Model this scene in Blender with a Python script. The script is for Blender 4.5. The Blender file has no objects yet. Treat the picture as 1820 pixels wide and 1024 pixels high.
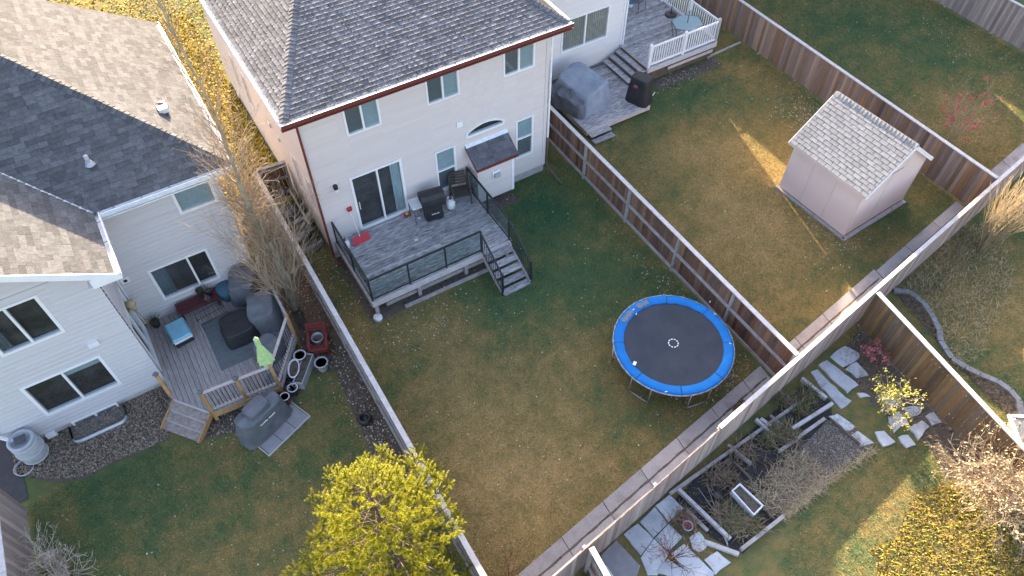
import bpy, math, random
import numpy as np
from mathutils import Vector, Matrix, noise
R = math.radians
rng = random.Random(7)
nprng = np.random.default_rng(11)
S = bpy.context.scene
COL = S.collection

# ------------------------------------------------------------------ camera, sky, sun, exposure
CAM_H, FPX, TILT, YAW = 19.0, 1319.0, R(51.98), R(31.15)
cd = bpy.data.cameras.new('camera'); cam = bpy.data.objects.new('camera', cd); COL.objects.link(cam)
cam.location = (0, 0, CAM_H); cam.rotation_euler = (R(90) - TILT, 0, -YAW)
cd.sensor_width = 36; cd.lens = 36 * FPX / 1820; cd.clip_start = .1; cd.clip_end = 500
S.camera = cam
SUN_AZ, SUN_EL = R(15), R(21.3)          # azimuth from +Y towards +X
w = bpy.data.worlds.new('World'); S.world = w; w.use_nodes = True
wn = w.node_tree; bg = wn.nodes['Background']
sky = wn.nodes.new('ShaderNodeTexSky'); sky.sky_type = 'NISHITA'; sky.sun_disc = False
sky.sun_elevation = SUN_EL; sky.sun_rotation = SUN_AZ; sky.air_density = 1.0; sky.dust_density = 2.5; sky.ozone_density = 1.0
wn.links.new(sky.outputs[0], bg.inputs[0]); bg.inputs[1].default_value = .13
sl = bpy.data.lights.new('sun', 'SUN'); so = bpy.data.objects.new('sun', sl); COL.objects.link(so)
sl.energy = 4.7; sl.angle = R(.5); sl.color = (1, .86, .62)
so.location = (10, 40, 30)
so.rotation_euler = Vector((-math.sin(SUN_AZ) * math.cos(SUN_EL), -math.cos(SUN_AZ) * math.cos(SUN_EL), -math.sin(SUN_EL))).to_track_quat('-Z', 'Y').to_euler()
vs = S.view_settings; vs.view_transform = 'Standard'; vs.look = 'None'; vs.gamma = 1; vs.exposure = 2.32; vs.use_curve_mapping = False
vs.use_white_balance = True; vs.white_balance_temperature = 7050; vs.white_balance_tint = 17

# ------------------------------------------------------------------ photo pixel -> place
_fh = Vector((math.sin(YAW), math.cos(YAW), 0)); _rt = Vector((math.cos(YAW), -math.sin(YAW), 0)); _z = Vector((0, 0, 1))
_fw = _fh * math.cos(TILT) - _z * math.sin(TILT); _up = _fh * math.sin(TILT) + _z * math.cos(TILT)
CP = Vector((0, 0, CAM_H))
def ray(px, py): return _fw * FPX + _rt * (px - 910) - _up * (py - 512)
def G(px, py, z=0.):
    d = ray(px, py); return CP + d * ((z - CAM_H) / d.z)
def WY(px, py, y):
    d = ray(px, py); return CP + d * (y / d.y)
def proj(p):
    v = Vector(p) - CP; d = v.dot(_fw)
    return 910 + FPX * v.dot(_rt) / d, 512 - FPX * v.dot(_up) / d, d

# ------------------------------------------------------------------ materials
MATS = {}
class NT:
    def __init__(s, name):
        s.m = bpy.data.materials.new(name); s.m.use_nodes = True; s.t = s.m.node_tree
        s.b = s.t.nodes['Principled BSDF']; s.o = s.t.nodes['Material Output']
        MATS[name] = s.m
    def n(s, t, **k):
        x = s.t.nodes.new(t)
        for a, b in k.items(): setattr(x, a, b)
        return x
    def l(s, a, b): s.t.links.new(a, b)
    def math(s, op, a, b=None, c=None):
        x = s.n('ShaderNodeMath', operation=op)
        for i, q in enumerate((a, b, c)):
            if q is None: continue
            if isinstance(q, (int, float)): x.inputs[i].default_value = q
            else: s.l(q, x.inputs[i])
        return x.outputs[0]
    def pos(s, stretch=(1, 1, 1), rnd=True):
        g = s.n('ShaderNodeNewGeometry'); o = g.outputs['Position']
        if rnd:
            v = s.n('ShaderNodeVectorMath', operation='ADD'); s.l(o, v.inputs[0])
            m = s.n('ShaderNodeVectorMath', operation='SCALE'); m.inputs[0].default_value = (17, 31, 23)
            s.l(s.rand(), m.inputs[3]); s.l(m.outputs[0], v.inputs[1]); o = v.outputs[0]
        m = s.n('ShaderNodeVectorMath', operation='MULTIPLY'); s.l(o, m.inputs[0]); m.inputs[1].default_value = stretch
        return m.outputs[0]
    def rand(s):
        if not hasattr(s, '_r'):
            a = s.n('ShaderNodeObjectInfo').outputs['Random']; b = s.n('ShaderNodeNewGeometry').outputs['Random Per Island']
            s._r = s.math('FRACT', s.math('ADD', a, b))
        return s._r
    def noise(s, vec, scale, detail=4, rough=.6):
        x = s.n('ShaderNodeTexNoise'); x.inputs['Scale'].default_value = scale; x.inputs['Detail'].default_value = detail
        x.inputs['Roughness'].default_value = rough; s.l(vec, x.inputs['Vector']); return x.outputs[0]
    def ramp(s, fac, stops):
        x = s.n('ShaderNodeValToRGB'); e = x.color_ramp.elements
        while len(e) < len(stops): e.new(.5)
        for q, (p, c) in zip(e, stops): q.position = p; q.color = (*c, 1)
        s.l(fac, x.inputs[0]); return x.outputs[0]
    def rng(s, v, a, b, c=0., d=1.):
        x = s.n('ShaderNodeMapRange'); s.l(v, x.inputs[0])
        for i, q in enumerate((a, b, c, d)): x.inputs[i + 1].default_value = q
        return x.outputs[0]
    def mix(s, f, a, b, mode='MIX'):
        x = s.n('ShaderNodeMix', data_type='RGBA', blend_type=mode)
        for i, q in ((0, f), (6, a), (7, b)):
            if isinstance(q, (int, float)): x.inputs[i].default_value = q
            elif isinstance(q, tuple): x.inputs[i].default_value = (*q, 1)
            else: s.l(q, x.inputs[i])
        return x.outputs[2]
    def bump(s, h, st, dist=.01):
        x = s.n('ShaderNodeBump'); x.inputs['Strength'].default_value = st; x.inputs['Distance'].default_value = dist
        s.l(h, x.inputs['Height']); s.l(x.outputs[0], s.b.inputs['Normal'])
def M(name, stops, scale=8, stretch=(1, 1, 1), rough=.85, rnd=.15, bump=0., metal=0., detail=4, rndstops=None, fine=0.):
    """noise-ramped colour; rnd = brightness spread between pieces; rndstops = colour ramp picked per piece"""
    t = NT(name); v = t.pos(stretch); f = t.noise(v, scale, detail)
    f2 = t.rng(f, .3, .7)
    c = t.ramp(f2, [(i / max(1, len(stops) - 1), q) for i, q in enumerate(stops)])
    if rndstops:
        rc = t.ramp(t.rand(), [(i / max(1, len(rndstops) - 1), q) for i, q in enumerate(rndstops)]); c = t.mix(.72, c, rc)
    if fine:
        fn = t.noise(t.pos((1, 1, 1)), 60, 2); c = t.mix(fine, c, t.ramp(t.rng(fn, .3, .7), [(0, (0, 0, 0)), (1, (1, 1, 1))]), 'OVERLAY')
    if rnd:
        r2 = t.math('FRACT', t.math('MULTIPLY', t.rand(), 7.31))
        h = t.n('ShaderNodeHueSaturation'); t.l(c, h.inputs['Color']); t.l(t.rng(r2, 0, 1, 1 - rnd, 1 + rnd), h.inputs['Value']); c = h.outputs[0]
    t.l(c, t.b.inputs['Base Color']); t.b.inputs['Specular IOR Level'].default_value = .5 if rough < .7 else .18; t.b.inputs['Roughness'].default_value = rough; t.b.inputs['Metallic'].default_value = metal
    if bump: t.bump(f, bump)
    return t.m
def flat(name, c, rough=.6, metal=0., var=.12, scale=6):
    d = tuple(max(0, q * (1 - var)) for q in c); u = tuple(min(1, q * (1 + var)) for q in c)
    return M(name, [d, u], scale=scale, rough=rough, rnd=.04, metal=metal)

M('mh_siding', [(.655, .585, .565), (.68, .61, .59)], .5, (1, 1, 1), .75, .03, 0)
M('lh_siding', [(.58, .56, .575), (.60, .58, .595)], .5, (1, 1, 1), .75, .03)
M('rh_siding', [(.70, .67, .65), (.72, .69, .67)], .5, (1, 1, 1), .75, .03)
M('foundation', [(.36, .36, .35), (.5, .49, .48)], 3, rough=.9, rnd=.03, bump=.3)
M('concrete', [(.27, .26, .255), (.40, .38, .375), (.33, .31, .31)], 1.6, rough=.9, rnd=.10, bump=.25, fine=.25)
M('flagstone', [(.40, .43, .46), (.60, .62, .64)], 2.4, rough=.85, rnd=.10, bump=.3, fine=.2)
M('shingle_dark', [(.10, .105, .115), (.20, .20, .21)], 14, rough=.95, rnd=.24, fine=.3)
M('shingle_lh', [(.085, .09, .098), (.135, .135, .138)], 9, rough=.95, rnd=.26, fine=.35)
M('shingle_shed', [(.24, .24, .245), (.34, .335, .33)], 10, rough=.95, rnd=.10, fine=.3)
M('shingle_chase', [(.09, .09, .105), (.14, .14, .16)], 10, rough=.95, rnd=.2, fine=.3)
M('underlay', [(.022, .022, .025), (.032, .032, .035)], 4, rough=.95, rnd=0)
flat('white_paint', (.76, .77, .79), .5); flat('vinyl_white', (.82, .82, .83), .45, var=.04)
flat('maroon', (.16, .035, .03), .5); flat('gutter_white', (.72, .76, .80), .4)
flat('black_metal', (.025, .025, .028), .45); flat('dark_grey_metal', (.09, .09, .1), .5)
flat('galvanised', (.42, .44, .47), .4, .6); flat('interior', (.085, .075, .07), .95, var=.5, scale=2.)
M('blind', [(.42, .52, .54), (.50, .60, .62)], 3, rough=.8, rnd=.04)
M('screen_grey', [(.17, .185, .20), (.21, .225, .24)], 3, rough=.7, rnd=.04)
M('curtain', [(.40, .36, .30), (.56, .51, .44)], 14, (6, 6, .3), .9, .1)
fence_cols = [(.29, .235, .215), (.34, .25, .20), (.36, .19, .085), (.22, .16, .13), (.30, .25, .245), (.17, .12, .10), (.38, .28, .22)]
M('fence_warm', [(.10, .06, .045), (.27, .17, .115), (.36, .27, .23)], 2.2, (7, 7, .8), .9, .28, .35, rndstops=fence_cols, fine=.15)
M('fence_brown', [(.055, .03, .022), (.20, .11, .075), (.31, .23, .20)], 2.4, (7, 7, .9), .9, .25, .35, rndstops=[(.14, .07, .045), (.25, .125, .07), (.17, .11, .09), (.33, .19, .115), (.09, .05, .04), (.24, .17, .14)], fine=.15)
M('fence_outer', [(.20, .15, .135), (.40, .31, .275), (.52, .43, .385)], 2.2, (7, 7, .8), .9, .30, .35, rndstops=[(.36, .28, .25), (.30, .23, .21), (.42, .34, .30)], fine=.15)
M('fence_se', [(.06, .045, .035), (.22, .13, .07), (.30, .20, .14)], 2.2, (7, 7, .8), .9, .25, .35, rndstops=[(.14, .085, .05), (.24, .14, .06), (.13, .11, .09), (.28, .17, .08), (.09, .07, .06)], fine=.15)
M('fence_rail', [(.30, .27, .26), (.46, .42, .41)], 3, (2, 2, 2), .9, .08, .2, fine=.15)
M('fence_cap', [(.46, .43, .43), (.60, .57, .57)], 3, (2, 2, 2), .85, .06, .2, fine=.1)
M('deck_grey', [(.15, .135, .13), (.34, .33, .335), (.52, .51, .52)], 4, (1, 5, 5), .85, .22, .3, fine=.25)
M('deck_lh', [(.27, .235, .225), (.41, .375, .36)], 4, (6, 1, 6), .85, .10, .25, fine=.2)
M('rug', [(.085, .105, .115), (.17, .19, .20), (.11, .13, .14)], 3, (1, 9, 1), .9, .0, .2, fine=.2)
M('cedar', [(.40, .22, .10), (.55, .34, .17)], 5, (4, 4, 1), .7, .1, .2)
M('step_wood', [(.25, .19, .16), (.42, .37, .34)], 4, (2, 2, 2), .85, .1, .25, fine=.2)
M('rail_pink', [(.48, .40, .375), (.60, .53, .50)], 5, rough=.7, rnd=.05)
M('shed_paint', [(.66, .535, .50), (.72, .59, .555)], 1.1, rough=.8, rnd=.02)
M('cover_grey', [(.10, .11, .125), (.155, .165, .185)], 3, rough=.65, rnd=.05, bump=.25)
M('cover_blue', [(.20, .24, .30), (.30, .34, .40)], 2.6, rough=.55, rnd=.04, bump=1.)
M('cover_black', [(.018, .018, .02), (.034, .034, .037)], 4, rough=.6, rnd=.04, bump=.25)
M('tramp_mat', [(.045, .053, .068), (.06, .068, .084)], 1.5, rough=1., rnd=.0, fine=.15)
M('tramp_pad', [(.003, .15, .46), (.004, .20, .56)], 3, rough=.8, rnd=.0, bump=.15)
M('bark_pale', [(.22, .22, .16), (.38, .38, .29), (.30, .27, .20)], 5, (1, 1, .6), .9, .05, .3)
M('twig', [(.32, .24, .165), (.46, .36, .26)], 3, rough=.9, rnd=.12)
M('twig_pale', [(.40, .33, .28), (.55, .47, .41)], 3, rough=.9, rnd=.12)
M('twig_red', [(.16, .075, .06), (.27, .14, .11)], 3, rough=.9, rnd=.15)
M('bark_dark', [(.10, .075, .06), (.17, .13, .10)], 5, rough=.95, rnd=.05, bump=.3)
M('soil', [(.06, .05, .042), (.14, .115, .092), (.09, .075, .062)], 5, rough=1, rnd=0, bump=.6, fine=.3)
M('fabric_black', [(.02, .021, .023), (.05, .05, .053)], 2.5, rough=.75, rnd=.02, bump=.5)
M('mulch', [(.20, .155, .115), (.40, .32, .25)], 5, rough=1, rnd=.35)
M('gravel', [(.16, .155, .15), (.34, .33, .32)], 6, rough=1, rnd=.4)
M('straw', [(.36, .28, .17), (.52, .42, .27)], 3, rough=.95, rnd=.25)
M('dry_brown', [(.16, .11, .075), (.32, .235, .16)], 3, rough=.95, rnd=.3)
M('leaf_pale', [(.42, .37, .28), (.62, .58, .50)], 3, rough=.8, rnd=.25)
M('leaf_brown', [(.10, .06, .04), (.20, .12, .07)], 3, rough=.9, rnd=.3)
M('leaf_gold', [(.28, .19, .02), (.46, .33, .04)], 3, rough=.8, rnd=.6)
M('leaf_yellowgreen', [(.34, .33, .05), (.46, .42, .07)], 3, rough=.8, rnd=.2)
M('leaf_pink', [(.40, .10, .12), (.55, .2, .2)], 3, rough=.8, rnd=.2)
M('leaf_red', [(.50, .045, .05), (.68, .10, .09)], 3, rough=.6, rnd=.2)
M('leaf_green', [(.07, .10, .035), (.12, .15, .05)], 3, rough=.8, rnd=.25)
flat('blue_plastic', (.20, .48, .62), .45); flat('teal_plastic', (.05, .14, .20), .5); flat('dark_maroon', (.095, .022, .026), .6)
flat('red_plastic', (.55, .02, .03), .4); flat('white_plastic', (.74, .74, .74), .45); flat('lime_cloth', (.46, .66, .30), .8)
flat('grey_plastic', (.38, .40, .43), .5); flat('barrel_grey', (.44, .46, .49), .6); flat('brick_red', (.22, .05, .045), .7)
flat('glaze_red', (.20, .02, .025), .3); flat('pink_plastic', (.75, .12, .35), .4); flat('yellow_plastic', (.8, .55, .05), .4)
flat('asphalt', (.06, .06, .065), .95); flat('pot_dark', (.03, .03, .033), .4); flat('blue_bucket', (.03, .2, .6), .4)
flat('chair_wood', (.085, .07, .062), .7); flat('logo_red', (.6, .05, .09), .5); flat('steel', (.35, .35, .36), .35, .7)
flat('rubber_white', (.8, .8, .8), .6); flat('table_grey', (.35, .37, .39), .5); flat('paver_grey', (.30, .29, .30), .9)
flat('retain_block', (.24, .24, .245), .95, var=.2)
# window glass: clear pane with sky reflection
t = NT('glass'); t.t.nodes.remove(t.b)
tr = t.n('ShaderNodeBsdfTransparent'); tr.inputs[0].default_value = (.72, .78, .80, 1)
gl = t.n('ShaderNodeBsdfGlossy'); gl.inputs['Roughness'].default_value = .02; gl.inputs[0].default_value = (.95, .97, 1, 1)
lw = t.n('ShaderNodeLayerWeight'); fr = t.math('MULTIPLY_ADD', t.math('POWER', lw.outputs['Facing'], 4.), .9, .09); mx = t.n('ShaderNodeMixShader')
t.l(fr, mx.inputs[0]); t.l(tr.outputs[0], mx.inputs[1]); t.l(gl.outputs[0], mx.inputs[2]); t.l(mx.outputs[0], t.o.inputs[0])
t = NT('glass_tint'); t.t.nodes.remove(t.b)
tr = t.n('ShaderNodeBsdfTransparent'); tr.inputs[0].default_value = (.80, .88, .88, 1)
gl = t.n('ShaderNodeBsdfGlossy'); gl.inputs['Roughness'].default_value = .04
lw = t.n('ShaderNodeLayerWeight'); fr = t.math('MULTIPLY_ADD', t.math('POWER', lw.outputs['Facing'], 4.), .9, .06); mx = t.n('ShaderNodeMixShader')
t.l(fr, mx.inputs[0]); t.l(tr.outputs[0], mx.inputs[1]); t.l(gl.outputs[0], mx.inputs[2]); t.l(mx.outputs[0], t.o.inputs[0])
t = NT('table_glass'); t.t.nodes.remove(t.b)
tr = t.n('ShaderNodeBsdfTransparent'); tr.inputs[0].default_value = (.55, .72, .74, 1)
gl = t.n('ShaderNodeBsdfDiffuse'); gl.inputs[0].default_value = (.42, .55, .57, 1)
mx = t.n('ShaderNodeMixShader'); mx.inputs[0].default_value = .6
t.l(tr.outputs[0], mx.inputs[1]); t.l(gl.outputs[0], mx.inputs[2]); t.l(mx.outputs[0], t.o.inputs[0])
# lawn: green and tan patches, part autumn grass, part painted warm bounce light, finely mottled, shared by soil sheet and blades
TAN = [(5.6, 8.8, 3.4, .9), (4.6, 6.2, 2.6, .8), (3.0, 14.2, 1.8, .5), (17.2, 13.4, 3.6, .9), (15.6, 9.6, 3.2, .8), (20.5, 16., 2.6, .4), (27.5, 10.8, 3.4, .6), (9., 5.9, 1.6, .5),
       (20.8, 4.4, 3.2, .5), (-1.5, 8.5, 2.6, .25), (19.6, 9.0, 3.0, .2), (4.8, 12.3, 1.6, .35)]
GRN = [(9.2, 12.6, 3.0, .8), (10.8, 15.2, 2.0, .9), (6.6, 11.2, 1.8, .6), (18.5, 17.5, 2.6, .7), (11.6, 9.6, 1.6, .6), (20.6, 8.4, 1.5, .8), (29, 16, 4., .5), (-5.4, 12.2, 2., .5), (8.2, 7.2, 1.6, .5)]
def lawn(name, gain):
    t = NT(name); p = t.pos((1, 1, 1), False)
    acc = t.math('MULTIPLY', t.math('SUBTRACT', t.noise(p, .42, 5, .65), .5), 1.5)
    acc = t.math('ADD', acc, t.math('MULTIPLY', t.math('SUBTRACT', t.noise(p, 1.7, 4, .6), .5), .9))
    p2 = t.n('ShaderNodeVectorMath', operation='MULTIPLY'); t.l(p, p2.inputs[0]); p2.inputs[1].default_value = (1, 1, 0)
    for L, sg in ((TAN, 1), (GRN, -1)):
        for x, y, r, a in L:
            d = t.n('ShaderNodeVectorMath', operation='DISTANCE'); t.l(p2.outputs[0], d.inputs[0]); d.inputs[1].default_value = (x, y, 0)
            acc = t.math('ADD', acc, t.rng(d.outputs['Value'], r * 1.25, 0, 0, a * sg * .62))
    acc = t.math('ADD', acc, t.math('MULTIPLY', t.math('SUBTRACT', t.noise(p, 5, 4, .7), .5), .9))
    c = t.ramp(t.rng(acc, -.75, .85), [(0, (.036, .092, .045)), (.34, (.095, .122, .050)), (.60, (.20, .155, .062)), (1, (.33, .225, .095))])
    f = t.noise(p, 38, 3, .7); c = t.mix(.55, c, t.ramp(t.rng(f, .25, .75), [(0, (.12, .12, .12)), (1, (.88, .88, .88))]), 'OVERLAY')
    if gain != 1:
        r2 = t.n('ShaderNodeNewGeometry').outputs['Random Per Island']
        h = t.n('ShaderNodeHueSaturation'); t.l(c, h.inputs['Color']); t.l(t.rng(r2, 0, 1, gain * .4, gain * 1.8), h.inputs['Value']); c = h.outputs[0]
    t.l(c, t.b.inputs['Base Color']); t.b.inputs['Roughness'].default_value = 1
    t.b.inputs['Specular IOR Level'].default_value = .1
lawn('lawn_soil', 1); lawn('grass_blade', 1.35)
# pine needles: two-sided, some light passes through
t = NT('needles'); c = t.ramp(t.rand(), [(0, (.20, .23, .045)), (.6, (.42, .41, .03)), (1, (.56, .51, .045))])
t.l(c, t.b.inputs['Base Color']); t.b.inputs['Roughness'].default_value = .7
tl = t.n('ShaderNodeBsdfTranslucent'); t.l(c, tl.inputs[0]); mx = t.n('ShaderNodeMixShader'); mx.inputs[0].default_value = .42
t.l(t.b.outputs[0], mx.inputs[1]); t.l(tl.outputs[0], mx.inputs[2]); t.l(mx.outputs[0], t.o.inputs[0])

# ------------------------------------------------------------------ mesh helpers
class MB:
    def __init__(s): s.v = []; s.f = []; s.mi = []
    def add(s, vs, fs, mi=0):
        b = len(s.v); s.v += [tuple(p) for p in vs]; s.f += [tuple(b + i for i in q) for q in fs]; s.mi += [mi] * len(fs); return s
    BF = [(0, 3, 2, 1), (4, 5, 6, 7), (0, 1, 5, 4), (1, 2, 6, 5), (2, 3, 7, 6), (3, 0, 4, 7)]
    def bx(s, x0, x1, y0, y1, z0, z1, mi=0, T=None):
        q = [(x0, y0, z0), (x1, y0, z0), (x1, y1, z0), (x0, y1, z0), (x0, y0, z1), (x1, y0, z1), (x1, y1, z1), (x0, y1, z1)]
        return s.add([T(*p) for p in q] if T else q, s.BF, mi)
    def box(s, c, sz, rz=0., rx=0., ry=0., mi=0):
        m = Matrix.Translation(c) @ Matrix.Rotation(rz, 4, 'Z') @ Matrix.Rotation(ry, 4, 'Y') @ Matrix.Rotation(rx, 4, 'X')
        q = [m @ Vector((a * sz[0] / 2, b * sz[1] / 2, d * sz[2] / 2)) for d in (-1, 1) for a, b in ((-1, -1), (1, -1), (1, 1), (-1, 1))]
        return s.add(q, s.BF, mi)
    def tube(s, p, q, r0, r1=None, n=8, cap=True, mi=0):
        p = Vector(p); q = Vector(q); r1 = r0 if r1 is None else r1; d = (q - p)
        if d.length < 1e-6: return s
        d.normalize(); a = d.orthogonal().normalized(); b = d.cross(a)
        vs = [c + (a * math.cos(k * 2 * math.pi / n) + b * math.sin(k * 2 * math.pi / n)) * r for c, r in ((p, r0), (q, r1)) for k in range(n)]
        fs = [(k, (k + 1) % n, n + (k + 1) % n, n + k) for k in range(n)]
        if cap: fs += [tuple(range(n - 1, -1, -1)), tuple(range(n, 2 * n))]
        return s.add(vs, fs, mi)
    def path(s, pts, r, n=6, mi=0):
        for a, b in zip(pts, pts[1:]): s.tube(a, b, r, r, n, True, mi)
        return s
    def lathe(s, prof, c=(0, 0, 0), n=20, mi=0, sy=1.):
        c = Vector(c); vs = []
        for r, z in prof: vs += [c + Vector((r * math.cos(k * 2 * math.pi / n), sy * r * math.sin(k * 2 * math.pi / n), z)) for k in range(n)]
        fs = [(i * n + k, i * n + (k + 1) % n, (i + 1) * n + (k + 1) % n, (i + 1) * n + k) for i in range(len(prof) - 1) for k in range(n)]
        if prof[0][0] > .001: fs.append(tuple(range(n - 1, -1, -1)))
        if prof[-1][0] > .001: fs.append(tuple((len(prof) - 1) * n + k for k in range(n)))
        return s.add(vs, fs, mi)
    def prism(s, poly, z0, z1, mi=0):
        a = sum(p[0] * q[1] - q[0] * p[1] for p, q in zip(poly, poly[1:] + poly[:1]))
        if a < 0: poly = poly[::-1]
        n = len(poly); vs = [(p[0], p[1], z0) for p in poly] + [(p[0], p[1], z1) for p in poly]
        return s.add(vs, [tuple(range(n - 1, -1, -1)), tuple(range(n, 2 * n))] + [(k, (k + 1) % n, n + (k + 1) % n, n + k) for k in range(n)], mi)
    def mesh(s, name, mats, smooth=False):
        me = bpy.data.meshes.new(name); me.from_pydata(s.v, [], s.f)
        for m in ([mats] if isinstance(mats, str) else mats): me.materials.append(MATS[m])
        if any(s.mi): me.polygons.foreach_set('material_index', s.mi)
        if smooth: me.polygons.foreach_set('use_smooth', [True] * len(s.f))
        me.update(); return me
    def build(s, name, mats, parent=None, smooth=False):
        return link(name, s.mesh(name, mats, smooth), parent)
PINV = {}
def link(name, me, parent=None, mw=None):
    o = bpy.data.objects.new(name, me); COL.objects.link(o)
    if parent is not None:
        o.parent = parent
        o.matrix_parent_inverse = PINV.get(parent.name, Matrix())
    if mw is not None: o.matrix_basis = mw
    return o
def thing(name, label, cat, loc=(0, 0, 0), rz=0., group=None):
    o = bpy.data.objects.new(name, None); COL.objects.link(o); o.location = loc; o.rotation_euler = (0, 0, rz); o.empty_display_size = .2
    PINV[o.name] = (Matrix.Translation(loc) @ Matrix.Rotation(rz, 4, 'Z')).inverted()
    return tag(o, label, cat, group)
def tag(o, label, cat, group=None):
    o['label'] = label; o['category'] = cat
    if group: o['group'] = group
    return o
def kind(o, k): o['kind'] = k; return o
CUBES = {}
def cube(mat):
    if mat not in CUBES: CUBES[mat] = MB().box((0, 0, 0), (1, 1, 1)).mesh('piece', mat)
    return CUBES[mat]
def piece(name, mat, parent, c, sz, rz=0., rx=0., ry=0.):
    m = Matrix.Translation(c) @ Matrix.Rotation(rz, 4, 'Z') @ Matrix.Rotation(ry, 4, 'Y') @ Matrix.Rotation(rx, 4, 'X') @ Matrix.Diagonal((*sz, 1))
    return link(name, cube(mat), parent, m)
def beam(name, mat, parent, p, q, wd, ht, up=(0, 0, 1)):
    """rectangular bar from p to q"""
    p = Vector(p); q = Vector(q); d = q - p; L = d.length; d.normalize(); u = Vector(up); sd = d.cross(u).normalized(); u = sd.cross(d)
    m = Matrix.Translation((p + q) / 2) @ Matrix((d, sd, u)).transposed().to_4x4() @ Matrix.Diagonal((L, wd, ht, 1))
    return link(name, cube(mat), parent, m)
def np_mesh(name, V, F, mat, parent=None, smooth=False):
    me = bpy.data.meshes.new(name); nv, nf, k = len(V), len(F), F.shape[1]
    me.vertices.add(nv); me.vertices.foreach_set('co', V.astype(np.float32).ravel())
    me.loops.add(nf * k); me.loops.foreach_set('vertex_index', F.astype(np.int32).ravel())
    me.polygons.add(nf); me.polygons.foreach_set('loop_start', np.arange(0, nf * k, k, dtype=np.int32))
    me.materials.append(MATS[mat]); me.update(calc_edges=True)
    if smooth: me.polygons.foreach_set('use_smooth', np.ones(nf, bool))
    else: me.shade_flat()
    return link(name, me, parent)
def inpoly(P, poly):
    x, y = P[:, 0], P[:, 1]; r = np.zeros(len(P), bool); n = len(poly)
    for i in range(n):
        x0, y0 = poly[i][:2]; x1, y1 = poly[(i + 1) % n][:2]
        if y0 == y1: continue
        c = ((y0 > y) != (y1 > y)) & (x < (x1 - x0) * (y - y0) / (y1 - y0) + x0); r ^= c
    return r
def inframe(P, m=160):
    V = np.asarray(P) - np.array(CP); d = V @ np.array(_fw)
    px = 910 + FPX * (V @ np.array(_rt)) / d; py = 512 - FPX * (V @ np.array(_up)) / d
    return (px > -m) & (px < 1820 + m) & (py > -m) & (py < 1024 + m) & (d > 0)
# ------------------------------------------------------------------ ground, beds, swale
def FB(x): return 4.19 + (x - 4.63) * .155           # line of the rear fence
def sheet(name, polys, z, mat, k='structure', parent=None):
    mb = MB()
    for p in polys: mb.add([(q[0], q[1], z) for q in p], [tuple(range(len(p)))])
    o = mb.build(name, mat, parent)
    if parent is None: kind(o, k)
    return o
nx = np.linspace(-60, 90, 61); ny = np.linspace(-50, 90, 57)
mb = MB(); mb.v = [(x, y, 0.) for y in ny for x in nx]
mb.f = [(j * 61 + i, j * 61 + i + 1, (j + 1) * 61 + i + 1, (j + 1) * 61 + i) for j in range(56) for i in range(60)]; mb.mi = [0] * len(mb.f)
kind(mb.build('ground', 'lawn_soil'), 'structure')
def px(*pts, z=0): return [tuple(G(a, b, z)[:2]) for a, b in pts]
# concrete drainage swale inside the rear fence: two sloping halves per slab
sw = kind(MB().bx(2.3, 23.25, 0, 0.001, 0, 0.001).build('concrete_swale', 'concrete'), 'structure')
sw.data.clear_geometry()
MB_sw = MB()
def swale_slab(x0, x1, wd, dbl):
    f = lambda x, d: (x, FB(x) + .06 + d)
    m = MB(); g = .012
    prof = [(0, .05), (wd * .54, .012), (wd * .60, .012), (wd, .075), (wd, -.05), (0, -.05)] if dbl else [(wd - .34, .055), (wd, .075), (wd, -.05), (wd - .34, -.05)]
    n = len(prof); vs = [(*f(x, d), z) for x in (x0 + g, x1 - g) for d, z in prof]
    m.add(vs, [(k, (k + 1) % n, n + (k + 1) % n, n + k) for k in range(n)] + [tuple(range(n - 1, -1, -1)), tuple(range(n, 2 * n))])
    m.build('concrete_slab', 'concrete', sw)
cuts = [2.3, 3.1, 4.55, 6.0, 7.42, 8.85, 10.3, 11.7, 12.5]
for a, b in zip(cuts, cuts[1:]): swale_slab(a, b, .83, True)
dirt = MB()
for i in range(90):
    xa = 2.35 + i * 15.85 / 90; xb = xa + 15.85 / 90; wv = lambda x: .465 + .008 * math.sin(x * 9) 
    if 12.45 < xb < 12.75: continue
    h_ = .022 + .012 * math.sin(i * 2.3) ** 2; dirt.add([(xa, FB(xa) + .06 + wv(xa) - h_, .0175), (xb, FB(xb) + .06 + wv(xb) - h_, .0175), (xb, FB(xb) + .06 + wv(xb) + h_, .0175), (xa, FB(xa) + .06 + wv(xa) + h_, .0175)], [(0, 1, 2, 3)])
dirt.build('silt_line', 'soil', sw)
cuts = [12.66, 14.1, 15.5, 16.95, 18.3]
for a, b in zip(cuts, cuts[1:]): swale_slab(a, b, .78, True)
for a, b in ((18.3, 20.), (20., 21.7), (21.7, 23.25)): swale_slab(a, b, .70, False)
for a, b in ((23.6, 25.), (25., 26.5), (26.5, 28.)): swale_slab(a, b, .72, True)
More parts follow.
